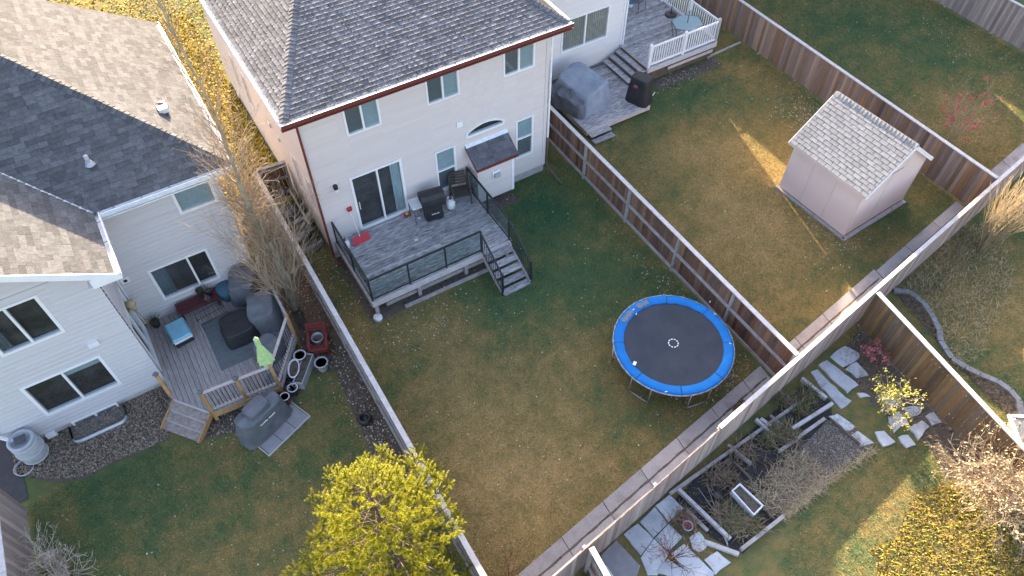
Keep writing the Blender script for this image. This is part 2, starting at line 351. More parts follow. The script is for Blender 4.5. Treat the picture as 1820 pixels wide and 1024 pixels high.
# beds
kind(sheet('garden_soil', [px((18, 760), (25, 792), (285, 676), (312, 690), (300, 780), (262, 800), (205, 822), (150, 852), (95, 858), (30, 845))], .012, 'soil'), 'structure')
sheet('paved_side_path', [[(-9.5, 12.9), (-7.0, 13.3), (-7.0, 24), (-9.5, 24)]], .02, 'asphalt')
sheet('fence_side_soil', [[(.98, 13.0), (2.12, 12.4), (2.12, 24), (.98, 24)], [(1.25, 7.6), (2.12, 7.6), (2.12, 12.4), (1.5, 12.6)]], .010, 'soil')
sheet('deck_side_soil', [[(-2.6, 12.6), (-1.2, 12.2), (.1, 12.4), (1.0, 13.2), (1.0, 14), (-2, 14)], [(18.2, 18.35), (21.6, 18.35), (21.6, 19.0), (18.2, 19.0)], [(3.2, 13.72), (8.3, 13.72), (8.3, 16.8), (3.2, 16.8)], [(8.4, 15.95), (9.95, 15.95), (9.95, 16.8), (8.4, 16.8)]], .008, 'soil')
bed_poly = px((1195, 893), (1250, 835), (1330, 770), (1432, 683), (1475, 712), (1480, 745), (1420, 800), (1345, 890), (1395, 905), (1320, 985), (1262, 955))
sheet('vegetable_bed_soil', [bed_poly], .014, 'fabric_black')
grav_poly = px((1418, 800), (1486, 735), (1548, 793), (1500, 832), (1440, 880), (1380, 915), (1345, 885))
sheet('gravel_bed', [grav_poly], .020, 'soil')
shrub_poly = px((1560, 530), (1640, 625), (1725, 740), (1780, 800), (1740, 860), (1680, 850), (1650, 790), (1600, 740), (1550, 720), (1490, 640))
sheet('shrub_bed_soil', [shrub_poly], .006, 'soil')
se_bed = px((1590, 520), (1625, 520), (1660, 570), (1668, 610), (1720, 660), (1790, 700), (1812, 730), (1815, 760), (1740, 690), (1660, 600))
sheet('border_bed_soil', [se_bed], .006, 'soil')
sheet('swale_soil', [[(18.3, FB(18.3) + .06), (23.25, FB(23.25) + .06), (23.25, FB(23.25) + .38), (18.3, FB(18.3) + .46)]], .016, 'soil')

# ------------------------------------------------------------------ fences
def fence(label, p0, p1, h, mat, side, nm='board_fence', posts=2.35, cap='fence_cap', rails=(.17, .86), z0=.07, bw=.138, railmat='fence_rail', capfrom=0., capw=.14):
    p0 = Vector((*p0, 0)); p1 = Vector((*p1, 0)); d = p1 - p0; L = d.length; d.normalize(); nrm = Vector((-d.y, d.x, 0)) * side; a = math.atan2(d.y, d.x)
    T = thing(nm, label, 'fence', p0, 0, None)
    n = max(1, round(L / (bw + .004))); st = L / n
    for i in range(n):
        c = p0 + d * (st * (i + .5)) + nrm * (.042 + rng.uniform(-.004, .004)); tp = h - rng.uniform(.0, .018)
        piece('board', mat, T, (c.x, c.y, (z0 + tp) / 2), (st - rng.uniform(.003, .012), .018, tp - z0), a + rng.uniform(-.012, .012), 0, rng.uniform(-.004, .004))
    k = max(1, round(L / posts)); ps = L / k
    for i in range(k + 1):
        c = p0 + d * min(L - .05, max(.05, ps * i)); piece('post', railmat, T, (c.x, c.y, (h - .02) / 2), (.09, .088, h - .02), a)
        if i < k:
            for z in rails:
                q = p0 + d * (ps * (i + .5)) - nrm * .012; piece('rail', railmat, T, (q.x, q.y, z), (ps - .10, .062, .088), a)
            if cap and ps * (i + .5) >= capfrom:
                q = p0 + d * (ps * (i + .5)) + nrm * .012; piece('cap', cap, T, (q.x, q.y, h + .018), (ps - .006, capw, .036), a, 0, rng.uniform(-.003, .003))
    return T
fence('weathered board fence between the vinyl-deck house and the central lawn, beside the trampoline', (12.57, 5.50), (12.57, 18.3), 1.62, 'fence_brown', -1, rails=(.15, .9))
fence('grey capped fence running past the yellow pine, edge-on to the viewer', (2.15, 4.0), (2.15, 20.4), 1.60, 'fence_brown', -1, rails=(.15, .9))
fence('long orange-brown board fence behind the garden shed', (23.42, 7.2), (23.42, 22.6), 1.62, 'fence_warm', 1, rails=(.3, 1.3))
fence('rear fence with pale cap running diagonally beside the concrete swale', (2.15, FB(2.15) + .02), (28.2, FB(28.2) + .02), 1.61, 'fence_outer', -1, rails=(.3, 1.3), z0=.01, capfrom=6.8, capw=.12)
fence('dark stained board fence beside the stepping stones, meeting the rear fence', (16.22, FB(16.22) - .1), (15.45, .0), 1.60, 'fence_se', -1, rails=(.3, 1.3))
fence('short fence end meeting the rear fence in the bottom corner by the patio', (4.62, FB(4.62) - .1), (4.42, 1.8), 1.62, 'fence_brown', 1, rails=(.5, 1.2))
fence('pale fence in the top right corner beyond the far lawn', (33.3, 9.0), (33.3, 19.0), 1.62, 'fence_outer', 1, rails=(.3, 1.3))
fence('pale fence at the left edge below the paved path', (-7.32, 8.2), (-7.12, 13.0), 1.60, 'fence_outer', -1, rails=(.3, 1.3))
fence('dark wooden gate between the two houses', (2.22, 20.45), (3.22, 20.35), 1.6, 'fence_brown', 1, nm='side_gate', posts=1.2, rails=(.35, 1.0, 1.5), cap='fence_rail')

# ------------------------------------------------------------------ house kit
def TY(y): return lambda u, n, z: (u, y - n, z)
def TXm(x): return lambda u, n, z: (x - n, u, z)
def TXp(x): return lambda u, n, z: (x + n, u, z)
def siding(name, house, mat, T, u0, u1, z0, z1, openings=(), lap=.105, off=.013, dutch=False):
    mb = MB(); us = sorted({u0, u1, *[q for o in openings for q in o[:2]]}); us = [u for u in us if u0 <= u <= u1]
    z = z0
    while z < z1 - .005:
        zt = min(z1, z + lap)
        kn = z + lap * .58
        pf = (lambda q: off if q < kn else max(0, off * (1 - (q - kn) / (lap * .42)))) if dutch else (lambda q: off * (1 - (q - z) / lap))
        zs = sorted({z, zt, *([kn] if dutch and kn < zt else []), *[q for o in openings for q in o[2:4] if z < q < zt]})
        for a, b in zip(zs, zs[1:]):
            na, nb = pf(a + 1e-6), pf(b - 1e-6); zm = (a + b) / 2
            run = None
            for ua, ub in zip(us, us[1:]):
                um = (ua + ub) / 2; hole = any(o[0] < um < o[1] and o[2] < zm < o[3] for o in openings)
                if not hole: mb.add([T(ua, na, a), T(ub, na, a), T(ub, nb, b), T(ua, nb, b)], [(0, 1, 2, 3)])
        mb.add([T(u0, 0, z), T(u1, 0, z), T(u1, off, z), T(u0, off, z)], [(0, 1, 2, 3)]) if not any(o[2] < z < o[3] for o in openings) else None
        z = zt
    return mb.build(name, mat, house)
def window(house, T, u0, u1, z0, z1, split='v', fill=('screen_grey', 'blind'), fw=.055, name='window', frame='vinyl_white', pos=.5):
    f = MB(); a, b = -.10, .034
    f.bx(u0 - fw * .4, u1 + fw * .4, a, b, z0 - fw * .5, z0 + fw * .6, 0, T); f.bx(u0 - fw * .4, u1 + fw * .4, a, b, z1 - fw * .6, z1 + fw * .5, 0, T)
    f.bx(u0 - fw * .4, u0 + fw * .7, a, b - .001, z0 + fw * .6, z1 - fw * .6, 0, T); f.bx(u1 - fw * .7, u1 + fw * .4, a, b - .001, z0 + fw * .6, z1 - fw * .6, 0, T)
    W = f.build(name, frame, house)
    i0, i1, k0, k1 = u0 + fw * .7, u1 - fw * .7, z0 + fw * .6, z1 - fw * .6
    um, zm = i0 + (i1 - i0) * pos, k0 + (k1 - k0) * pos
    if split == 'v':
        MB().bx(um - .03, um + .03, -.08, .02, k0, k1, 0, T).build('mullion', frame, W); cells = [(i0, um - .03, k0, k1), (um + .03, i1, k0, k1)]
    elif split == 'h':
        MB().bx(i0, i1, -.08, .02, zm - .025, zm + .025, 0, T).build('mullion', frame, W); cells = [(i0, i1, k0, zm - .025), (i0, i1, zm + .025, k1)]
    else: cells = [(i0, i1, k0, k1)]
    for (c0, c1, d0, d1), fl in zip(cells, fill):
        MB().add([T(c0, -.02, d0), T(c1, -.02, d0), T(c1, -.02, d1), T(c0, -.02, d1)], [(0, 1, 2, 3)]).build('pane', 'glass', W)
        if fl == 'blind':
            s = MB(); nz = int((d1 - d0) / .05)
            for q in range(nz):
                z = d0 + (q + .5) * (d1 - d0) / nz; h = (d1 - d0) / nz
                s.add([T(c0, -.045, z - h * .5), T(c1, -.045, z - h * .5), T(c1, -.065, z + h * .42), T(c0, -.065, z + h * .42)], [(0, 1, 2, 3)])
            s.build('blind', 'blind', W)
        elif fl == 'curtain':
            s = MB(); nn = 40
            for q in range(nn):
                ua, ub = c0 + (c1 - c0) * q / nn, c0 + (c1 - c0) * (q + 1) / nn; da, db = -.075 - .02 * math.sin(q * 1.7), -.075 - .02 * math.sin((q + 1) * 1.7)
                s.add([T(ua, da, d0), T(ub, db, d0), T(ub, db, d1), T(ua, da, d1)], [(0, 1, 2, 3)])
            s.build('curtain', 'curtain', W)
        elif fl == 'screen_grey':
            MB().add([T(c0, -.05, d0), T(c1, -.05, d0), T(c1, -.05, d1), T(c0, -.05, d1)], [(0, 1, 2, 3)]).build('insect_screen', 'screen_grey', W)
        elif fl == 'side':
            s = MB(); nn = 12; ce = c0 + (c1 - c0) * .38
            for q in range(nn):
                ua, ub = c0 + (ce - c0) * q / nn, c0 + (ce - c0) * (q + 1) / nn; da, db = -.075 - .02 * math.sin(q * 1.7), -.075 - .02 * math.sin((q + 1) * 1.7)
                s.add([T(ua, da, d0), T(ub, db, d0), T(ub, db, d1), T(ua, da, d1)], [(0, 1, 2, 3)])
            s.build('curtain', 'screen_grey', W)
        elif fl == 'half':
            dm = d0 + (d1 - d0) * .8
            MB().add([T(c0, -.05, dm), T(c1, -.05, dm), T(c1, -.05, d1), T(c0, -.05, d1)], [(0, 1, 2, 3)]).build('roller_shade', 'blind', W)
    return W
def gutter(house, p0, p1, out, z, outer='maroon', name='gutter'):
    p0 = Vector(p0); p1 = Vector(p1); d = (p1 - p0); L = d.length; d.normalize(); o = Vector(out)
    T = lambda s, a, zz: tuple(p0.to_3d() + d.to_3d() * s + o.to_3d() * a + Vector((0, 0, zz)))
    m = MB()
    m.bx(0, L, -.02, .0, z - .17, z - .005, 0, T); m.bx(0, L, .0, .105, z - .115, z - .10, 0, T); m.bx(0, L, .105, .117, z - .115, z + .0, 0, T)
    m.bx(0, L, .117, .125, z - .125, z - .008, 1, T); m.bx(0, L, .0, .117, z - .125, z - .1155, 1, T); m.bx(0, L, -.02, .10, z - .215, z - .1752, 1, T)
    m.bx(0, L, .093, .117, z, z + .008, 0, T)
    g = m.build(name, ['gutter_white', outer], house)
    k = int(L / .62)
    h = MB()
    for i in range(k):
        s = (i + .5) * L / k; h.bx(s - .01, s + .01, 0, .105, z - .012, z - .004, 0, T)
    h.build('gutter_hanger', 'dark_grey_metal', g)
    return g
DIRS = {'-Y': ((1, 0, 0), (0, 1)), '+X': ((0, 1, 0), (-1, 0)), '-X': ((0, -1, 0), (1, 0))}
def plane(face, pitch):
    u, h = DIRS[face]; u = Vector(u); v = Vector((h[0], h[1], pitch)).normalized(); return u, v, u.cross(v)
def tab_variants(mat, n, length, thick, curl, rs):
    out = []
    for k in range(n):
        r = random.Random(rs + k); xs = [-.5, -.25, 0, .25, .5]; m = MB(); cv = [curl * r.uniform(-.15, 1.) for _ in xs]; cv[0] += curl * r.uniform(0, .5); cv[-1] += curl * r.uniform(0, .5)
        ys = [0, .3 * length, length]; th = thick * r.uniform(.75, 1.25)
        vs = []
        for j, y in enumerate(ys):
            for i, x in enumerate(xs): vs.append((x, y, (th + max(0, cv[i]), th * .75 + .1 * max(0, cv[i]), .0012)[j]))
        vs += [(x, 0, -.002) for x in xs]
        fs = [(j * 5 + i, j * 5 + i + 1, j * 5 + i + 6, j * 5 + i + 5) for j in range(2) for i in range(4)] + [(15 + i, 16 + i, i + 1, i) for i in range(4)]
        fs += [(15, 0, 5, 10), (19, 14, 9, 4)]
        m.add(vs, fs); out.append(m.mesh('shingle', mat))
    return out
class Roof:
    """collects shingles of a roof: the largest 300 in view become parts, the rest one field"""
    def __init__(s, house, polys, mat, variants, under='underlay'):
        mb = MB()
        for p in polys: mb.add(p, [tuple(range(len(p)))])
        s.o = mb.build('roof', under, house); s.mat = mat; s.var = variants; s.items = []; s.n = 0; s.gap = .005
    def slope(s, face, pitch, O, poly3, expo, wlo, whi, rag=0., stagger=True, lift=.004, frame_margin=420):
        u, v, n = plane(face, pitch); O = Vector(O); P = [((Vector(p) - O).dot(u), (Vector(p) - O).dot(v)) for p in poly3]
        vmax = max(q[1] for q in P); j = 0
        while j * expo < vmax - .02:
            vm = (j + .5) * expo; us = []
            for (a, b), (c, d) in zip(P, P[1:] + P[:1]):
                if (b > vm) != (d > vm): us.append(a + (vm - b) * (c - a) / (d - b))
            if len(us) >= 2:
                ua, ub = min(us), max(us); x = ua - (rng.uniform(0, whi) if wlo != whi else (j % 2) * whi / 2)
                while x < ub - .02:
                    wd = rng.uniform(wlo, whi); xa, xb = max(x, ua), min(x + wd, ub); x += wd
                    if xb - xa < .03: continue
                    c = O + u * ((xa + xb) / 2) + v * (j * expo + (rng.choice((0, 0, -rag)) if rag else 0)) + n * (lift + rng.uniform(0, .0015))
                    q = proj(c)
                    if q[2] < 0 or not (-frame_margin < q[0] < 1820 + frame_margin and -frame_margin < q[1] < 1024 + frame_margin): continue
                    m = Matrix.Translation(c) @ Matrix((u, v, n)).transposed().to_4x4() @ Matrix.Diagonal((xb - xa - s.gap, 1, 1, 1))
                    size = (xb - xa) * abs(n.dot((CP - c).normalized())) / q[2] ** 2
                    s.items.append((-size, len(s.items), m, rng.randrange(len(s.var))))
            j += 1
    def finish(s, limit=300):
        s.items.sort(key=lambda q: q[:2])
        for _, _, m, k in s.items[:limit]: link('shingle', s.var[k], s.o, m)
        rest = s.items[limit:]
        if not rest: return
        VA = []; FA = []; base = 0; cache = {}
        for _, _, m, k in rest:
            if k not in cache:
                me = s.var[k]; co = np.zeros(len(me.vertices) * 3); me.vertices.foreach_get('co', co); cache[k] = (np.c_[co.reshape(-1, 3), np.ones(len(me.vertices))], [tuple(p.vertices) for p in me.polygons])
            co, fs = cache[k]; VA.append((co @ np.array(m).T)[:, :3]); FA.append(np.array(fs) + base); base += len(co)
        kind(np_mesh('shingle_field', np.concatenate(VA), np.concatenate(FA), s.mat, s.o), 'stuff')
    def caps(s, p, q, n1, n2, step, wd, mat, name='hip_cap'):
        """bent cap shingles from low point p up to q, wings lying on planes with normals n1, n2"""
        p = Vector(p); q = Vector(q); d = (q - p); L = d.length; d.normalize()
        w1 = n1.cross(d).normalized(); w1 = w1 if w1.z < 0 else -w1; w2 = n2.cross(d).normalized(); w2 = w2 if w2.z < 0 else -w2
        up = (n1 + n2).normalized(); m = MB(); Lc = step * 1.35
        for y, e in ((0, .03), (Lc, .008)):
            m.v += [tuple(w1 * wd + n1 * e * .7 + d * y), tuple(w1 * wd * .35 + n1 * e + up * .012 + d * y), tuple(up * (e + .022) + d * y), tuple(w2 * wd * .35 + n2 * e + up * .012 + d * y), tuple(w2 * wd + n2 * e * .7 + d * y)]
        m.v += [tuple(w1 * wd), tuple(up * .001), tuple(w2 * wd)]
        m.f = [(i, i + 1, i + 6, i + 5) for i in range(4)] + [(10, 0, 1, 2, 11), (11, 2, 3, 4, 12)]; m.mi = [0] * 6
        me = m.mesh(name, mat); k = int(L / step)
        for i in range(k):
            c = p + d * (i * step); a = proj(c)
            if -400 < a[0] < 2200 and -400 < a[1] < 1400: link(name, me, s.o, Matrix.Translation(c + Vector((rng.uniform(-.008, .008), rng.uniform(-.008, .008), rng.uniform(0, .004)))))
def plain_box(name, mat, house, x0, x1, y0, y1, z0, z1): return MB().bx(x0, x1, y0, y1, z0, z1).build(name, mat, house)
def downspout(house, pts, mat, r=.04):
    m = MB()
    for a, b in zip(pts, pts[1:]): m.tube(a, b, r, r, 4)
    return m.build('downspout', mat, house)
# ------------------------------------------------------------------ central house
MHY, X0, X1, EZ = 16.85, 3.27, 11.55, 6.2
mh = thing('house', 'beige two-storey house with worn grey shingle roof above the glass-railed deck', 'house', (7.4, 22, 0))
gx0, gx1, gy, P1, KH = 2.85, 11.97, 16.45, .34, .56; P2 = P1 / KH
xm = (gx0 + gx1) / 2; th = (xm - gx0) / KH; ry = gy + th; rz = EZ + P1 * th; yf = 28.5
T = TY(MHY)
aw0, aw1, ab, asp, aap = 8.45, 9.86, 2.94, 3.10, 3.33
def archz(u): q = (u - (aw0 + aw1) / 2) / ((aw1 - aw0) / 2); return asp + (aap - asp) * (1 - q * q)
acols = [(aw0 + (aw1 - aw0) * i / 12, aw0 + (aw1 - aw0) * (i + 1) / 12) for i in range(12)]
wins = [(4.60, 5.66, 4.72, 5.83), (7.21, 8.29, 4.77, 5.90), (9.88, 10.99, 4.78, 5.93), (7.28, 7.98, 1.10, 2.82), (10.35, 11.01, 1.15, 2.80)]
door = (4.36, 6.07, .86, 3.12)
siding('rear_wall', mh, 'mh_siding', T, X0, X1, .34, EZ - .05, wins + [door] + [(a, b, ab, archz((a + b) / 2)) for a, b in acols])
swins = [(17.42, 17.80, 1.6, 3.0), (18.62, 19.0, 1.6, 3.0), (23.6, 24.15, 1.6, 3.0), (24.9, 25.4, 1.6, 3.0)]
siding('side_wall', mh, 'mh_siding', TXm(X0), MHY, 28.1, .34, EZ - .05, swins)
siding('side_wall', mh, 'mh_siding', TXp(X1), MHY, 28.1, .34, EZ - .05)
plain_box('foundation', 'foundation', mh, X0 + .015, X1 - .015, MHY + .012, 28.05, -.1, .345)
plain_box('interior', 'interior', mh, X0 + .13, X1 - .13, MHY + .13, 27.9, .35, EZ - .1)
for (a, b, c, d), fl in zip(wins, (('screen_grey', 'blind'), ('screen_grey', 'blind'), ('screen_grey', 'blind'), ('half', 'blind'), ('half', 'blind'))):
    window(mh, T, a, b, c, d, 'v' if c > 4 else 'h', fl if c > 4 else ('screen_grey', 'blind'))
for a, b, c, d in swins: window(mh, TXm(X0), a, b, c, d, 'n', ('',), name='window')
# sliding door
Dd = window(mh, T, *door, 'v', ('', ''), .075, 'sliding_door', pos=.52)
MB().bx(4.47, 4.49, .0, .05, 1.75, 2.05, 0, T).build('handle', 'white_plastic', Dd)
c = MB()
for q in range(10):
    ua, ub = 5.70 + q * .03, 5.73 + q * .03; da, db = -.07 - .015 * (q % 2), -.07 - .015 * ((q + 1) % 2)
    c.add([T(ua, da, .93), T(ub, db, .93), T(ub, db, 3.04), T(ua, da, 3.04)], [(0, 1, 2, 3)])
c.build('curtain', 'blind', Dd)
# arched window
f = MB(); NA = 14; pts = [(aw0 + (aw1 - aw0) * i / NA) for i in range(NA + 1)]
for a, b in zip(pts, pts[1:]):
    za, zb = archz(a), archz(b); f.add([T(a, -.1, za - .05), T(b, -.1, zb - .05), T(b, -.1, zb + .03), T(a, -.1, za + .03), T(a, .034, za - .05), T(b, .034, zb - .05), T(b, .034, zb + .03), T(a, .034, za + .03)], MB.BF)
f.bx(aw0 - .02, aw1 + .02, -.1, .033, ab - .03, ab + .04, 0, T); f.bx(aw0 - .02, aw0 + .045, -.1, .032, ab + .04, asp + .02, 0, T); f.bx(aw1 - .045, aw1 + .02, -.1, .032, ab + .04, asp + .02, 0, T)
A = f.build('arched_window', 'vinyl_white', mh)
g = MB()
for a, b in zip(pts, pts[1:]): g.add([T(a, -.02, ab), T(b, -.02, ab), T(b, -.02, archz(b)), T(a, -.02, archz(a))], [(0, 1, 2, 3)])
g.build('pane', 'glass', A)
# corner boards, downspouts
MB().bx(X1 - .10, X1 + .02, 0, .03, .34, EZ - .06, 0, T).build('corner_board', 'mh_siding', mh)
MB().bx(X0 - .02, X0 + .07, 0, .03, .34, EZ - .06, 0, T).build('corner_board', 'mh_siding', mh)
downspout(mh, [(X0 - .045, MHY - .37, EZ - .15), (X0 - .045, MHY - .06, EZ - .45), (X0 - .045, MHY - .06, .25), (X0 - .05, MHY - .4, .08)], 'maroon', .045)
downspout(mh, [(X1 + .07, MHY - .37, EZ - .15), (X1 + .07, MHY - .06, EZ - .45), (X1 + .07, MHY - .06, 1.6)], 'white_paint', .04)
downspout(mh, [(X1 + .07, MHY - .06, 1.6), (X1 + .07, MHY - .06, .30), (X1 + .12, MHY - 1.0, .07)], 'bark_dark', .045)
# soffit and gutters
so_ = MB(); so_.bx(gx0 + .02, gx1 - .02, gy + .02, MHY + .1, EZ - .21, EZ - .19); so_.bx(gx0 + .02, X0 + .1, MHY + .1, yf, EZ - .21, EZ - .19); so_.bx(X1 - .1, gx1 - .02, MHY + .1, yf, EZ - .21, EZ - .19)
so_.build('soffit', 'white_paint', mh)
gutter(mh, (gx0 - .11, gy, 0), (gx1 + .11, gy, 0), (0, -1, 0), EZ - .005)
gutter(mh, (gx0, gy + .13, 0), (gx0, yf, 0), (-1, 0, 0), EZ - .005, 'gutter_white')
gutter(mh, (gx1, gy + .13, 0), (gx1, yf, 0), (1, 0, 0), EZ - .005, 'gutter_white')
# roof
A0, B0, Rg, C0, C1, Rf = (gx0, gy, EZ), (gx1, gy, EZ), (xm, ry, rz), (gx0, yf, EZ), (gx1, yf, EZ), (xm, yf - th, rz)
yR = yf - 2
rf = Roof(mh, [[A0, B0, Rg], [(gx0, yf, EZ), A0, Rg, (xm, yf, rz)], [B0, (gx1, yf, EZ), (xm, yf, rz), Rg]], 'shingle_dark', tab_variants('shingle_dark', 14, .175, .008, .016, 100))
rf.gap = .013
rf.slope('-Y', P1, A0, [A0, B0, Rg], .145, .305, .305)
rf.slope('-X', P2, (gx0, yf, EZ), [A0, Rg, (xm, yf, rz), (gx0, yf, EZ)], .145, .305, .305)
rf.finish(300)
nY, nXm, nXp = plane('-Y', P1)[2], plane('-X', P2)[2], plane('+X', P2)[2]
rf.caps(A0, Rg, nY, nXm, .135, .15, 'shingle_dark'); rf.caps(B0, Rg, nY, nXp, .135, .15, 'shingle_dark')
MB().add([(gx0, yf, EZ), (gx1, yf, EZ), (xm, yf, rz)], [(0, 1, 2)]).build('front_gable', 'mh_siding', mh)
# fireplace chase
ch = siding('chase', mh, 'mh_siding', TY(16.25), 8.47, 9.88, .42, 2.2, lap=.105)
siding('chase_side', mh, 'mh_siding', TXm(8.47), 16.25, MHY, .42, 2.2); siding('chase_side', mh, 'mh_siding', TXp(9.88), 16.25, MHY, .42, 2.2)
plain_box('chase_floor', 'mh_siding', mh, 8.48, 9.87, 16.26, MHY, .40, .43)
MB().bx(9.80, 9.90, .0, .025, .42, 2.18, 0, TY(16.25)).build('corner_board', 'vinyl_white', mh)
cp = (2.62 - 2.14) / (MHY - 16.08)
cr = Roof(mh, [[(8.36, 16.08, 2.14), (9.98, 16.08, 2.14), (9.98, MHY, 2.62), (8.36, MHY, 2.62)]], 'shingle_chase', tab_variants('shingle_chase', 6, .19, .006, .002, 300), 'shingle_chase')
cr.slope('-Y', cp, (8.36, 16.08, 2.14), [(8.36, 16.08, 2.14), (9.98, 16.08, 2.14), (9.98, MHY - .1, 2.56), (8.36, MHY - .1, 2.56)], .15, .25, .42)
cr.finish()
MB().bx(8.36, 9.98, 16.06, 16.08, 2.03, 2.15).build('fascia', 'maroon', mh)
MB().add([(8.36, 16.08, 2.03), (8.36, 16.08, 2.14), (8.36, MHY, 2.62), (8.36, MHY, 2.50)], [(0, 1, 2, 3)]).build('fascia', 'maroon', mh)
MB().add([(8.36, MHY - .11, 2.575), (9.98, MHY - .11, 2.575), (9.98, MHY - .015, 2.67), (8.36, MHY - .015, 2.67)], [(0, 1, 2, 3)]).build('flashing', 'gutter_white', mh)
v = MB(); vc = WY(881, 308, 16.25); v.bx(vc.x - .15, vc.x + .15, .0, .05, vc.z - .16, vc.z + .16, 0, TY(16.25)); V = v.build('flue_vent', 'white_paint', mh)
MB().bx(vc.x - .09, vc.x + .12, .05, .14, vc.z - .1, vc.z + .06, 0, TY(16.25)).build('hood', 'grey_plastic', V)
q = WY(816, 220, MHY); MB().bx(q.x - .1, q.x + .1, .01, .06, q.z - .1, q.z + .1, 0, T).build('vent_cover', 'vinyl_white', mh)
q = WY(594, 330, MHY); L = MB().bx(q.x - .11, q.x + .11, .01, .035, q.z - .15, q.z + .13, 0, T).build('wall_lamp', 'vinyl_white', mh)
MB().lathe([(.05, .1), (.075, .08), (.075, -.04), (.05, -.06)], (q.x, MHY - .11, q.z), 12).build('lamp_hood', 'black_metal', L)
MB().lathe([(.055, -.05), (.065, -.15), (.03, -.17)], (q.x, MHY - .11, q.z), 12).build('lamp_shade', 'white_plastic', L)
q = WY(613, 395, MHY); MB().bx(q.x - .1, q.x + .1, .01, .05, .62, .82, 0, T).build('vent_cover', 'white_paint', mh)
for (a, b) in ((426, 168), (481, 220), (497, 246)):
    d = ray(a, b); p = CP + d * (X0 / d.x); MB().bx(p.y - .09, p.y + .09, .01, .08, p.z - .09, p.z + .09, 0, TXm(X0)).build('vent_cover', 'vinyl_white', mh)

# ------------------------------------------------------------------ left house
lh = thing('house', 'grey-sided house at left with tan and blue-shadowed shingle roof', 'house', (-3, 19, 0))
LY, LB, LX0, LXB, LX1, LE, LP = 17.0, 14.9, -7.0, -2.85, .80, 5.45, .60
gX, gY, bX, bY = 1.25, 16.55, -2.30, 14.27
ridx = -3.1; lrz = LE + LP * (gX - ridx); LF = 24.3
brx = -4.925; brz = LE + LP * (bX - brx)
lw = [(-5.66, -4.2, 3.43, 4.93), (-5.93, -3.92, .62, 2.06)]
LW2 = []
T = TY(LB)
def on(y, *p): return [WY(a, b, y) for a, b in p]
def rect(y, *p):
    q = on(y, *p); return (min(a.x for a in q), max(a.x for a in q), sum(sorted(a.z for a in q)[:2]) / 2, sum(sorted(a.z for a in q)[-2:]) / 2)
w1 = rect(LB, (5, 632), (62, 525), (113, 588)); w1 = (on(LB, (5, 632))[0].x, on(LB, (62, 525))[0].x, on(LB, (113, 588))[0].z, on(LB, (62, 525))[0].z)
w2 = (on(LB, (38, 690))[0].x - .02, on(LB, (214, 684))[0].x + .04, on(LB, (78, 738))[0].z - .04, on(LB, (178, 631))[0].z)
siding('rear_wall', lh, 'lh_siding', T, LX0, LXB, .22, LE - .05, [w1, w2], lap=.16, off=.024, dutch=True)
m = MB()
for i in range(14):
    z0_, z1_ = LE - .05 + i * .11, LE - .05 + (i + 1) * .11; h0, h1 = max(0, (z0_ - LE) / LP), max(0, (z1_ - LE) / LP)
    m.add([T(bX - .5 - (h0 if h0 else .05), .012, z0_), T(bX - .5 - h1, 0, z1_), T(2 * brx - bX + .5 + h1, 0, z1_), T(2 * brx - bX + .5 + h0, .012, z0_)], [(0, 1, 2, 3)])
m.build('gable_wall', 'lh_siding', lh)
w3 = (on(LY, (263, 483))[0].x, on(LY, (390, 492))[0].x, on(LY, (390, 492))[0].z, on(LY, (365, 442))[0].z)
w4 = (on(LY, (300, 335))[0].x, on(LY, (385, 355))[0].x + .02, on(LY, (385, 355))[0].z, on(LY, (300, 335))[0].z + .1)
siding('rear_wall', lh, 'lh_siding', TY(LY), LXB, LX1, .22, LE - .05, [w3, w4], lap=.16, off=.024, dutch=True)
pd = (15.05, 16.75, .55, 2.6)
siding('side_wall', lh, 'lh_siding', TXp(LXB), LB, LY, .22, LE - .05, [pd], lap=.16, off=.024, dutch=True); siding('side_wall', lh, 'lh_siding', TXp(LX1), LY, 24, .22, LE - .05, lap=.16, off=.024, dutch=True)
siding('side_wall', lh, 'lh_siding', TXm(LX0), LB, 24, .22, LE - .05, lap=.16, off=.024, dutch=True)
fo = MB(); fo.bx(LX0 + .015, LXB - .015, LB + .012, LY + .1, -.3, .225); fo.bx(LX0 + .015, LX1 - .015, LY + .11, 24, -.3, .225); fo.build('foundation', 'foundation', lh)
it = MB(); it.bx(LX0 + .13, LXB - .13, LB + .13, LY + .1, .3, LE - .1); it.bx(LX0 + .13, LX1 - .13, LY + .13, 23.9, .3, LE - .1); it.build('interior', 'interior', lh)
window(lh, T, *w1, 'v', ('side', ''), .075); window(lh, T, *w2, 'v', ('', 'half'), .075); window(lh, TY(LY), *w3, 'v', ('side', ''), .07, pos=.66); window(lh, TY(LY), *w4, 'n', ('blind',), .07)
window(lh, TXp(LXB), *pd, 'v', ('', ''), .07, 'sliding_door')
# basement window with galvanised well
bw0, bw1 = on(LB, (140, 772))[0].x, on(LB, (231, 735))[0].x
bwz = on(LB, (231, 735))[0].z
window(lh, TY(LB - .012), bw0 + .1, bw1 - .1, -.28, .20, 'v', ('', ''), .05)
# wall boxes
for a, b in ((165, 609), (91, 770)):
    q = WY(a, b, LB); MB().bx(q.x - .13, q.x + .13, .01, .09, q.z - .09, q.z + .09, 0, T).build('vent_cover', 'vinyl_white', lh)
q = WY(222, 497, LY); o = MB().bx(q.x - .12, q.x + .12, .01, .05, q.z - .11, q.z + .11, 0, TY(LY)).build('vent_cover', 'vinyl_white', lh)
MB().lathe([(.05, 0), (.05, .03)], (0, 0, 0), 12).build('vent_hole', 'black_metal', o).matrix_basis = Matrix.Translation((q.x, LY - .045, q.z)) @ Matrix.Rotation(R(90), 4, 'X')
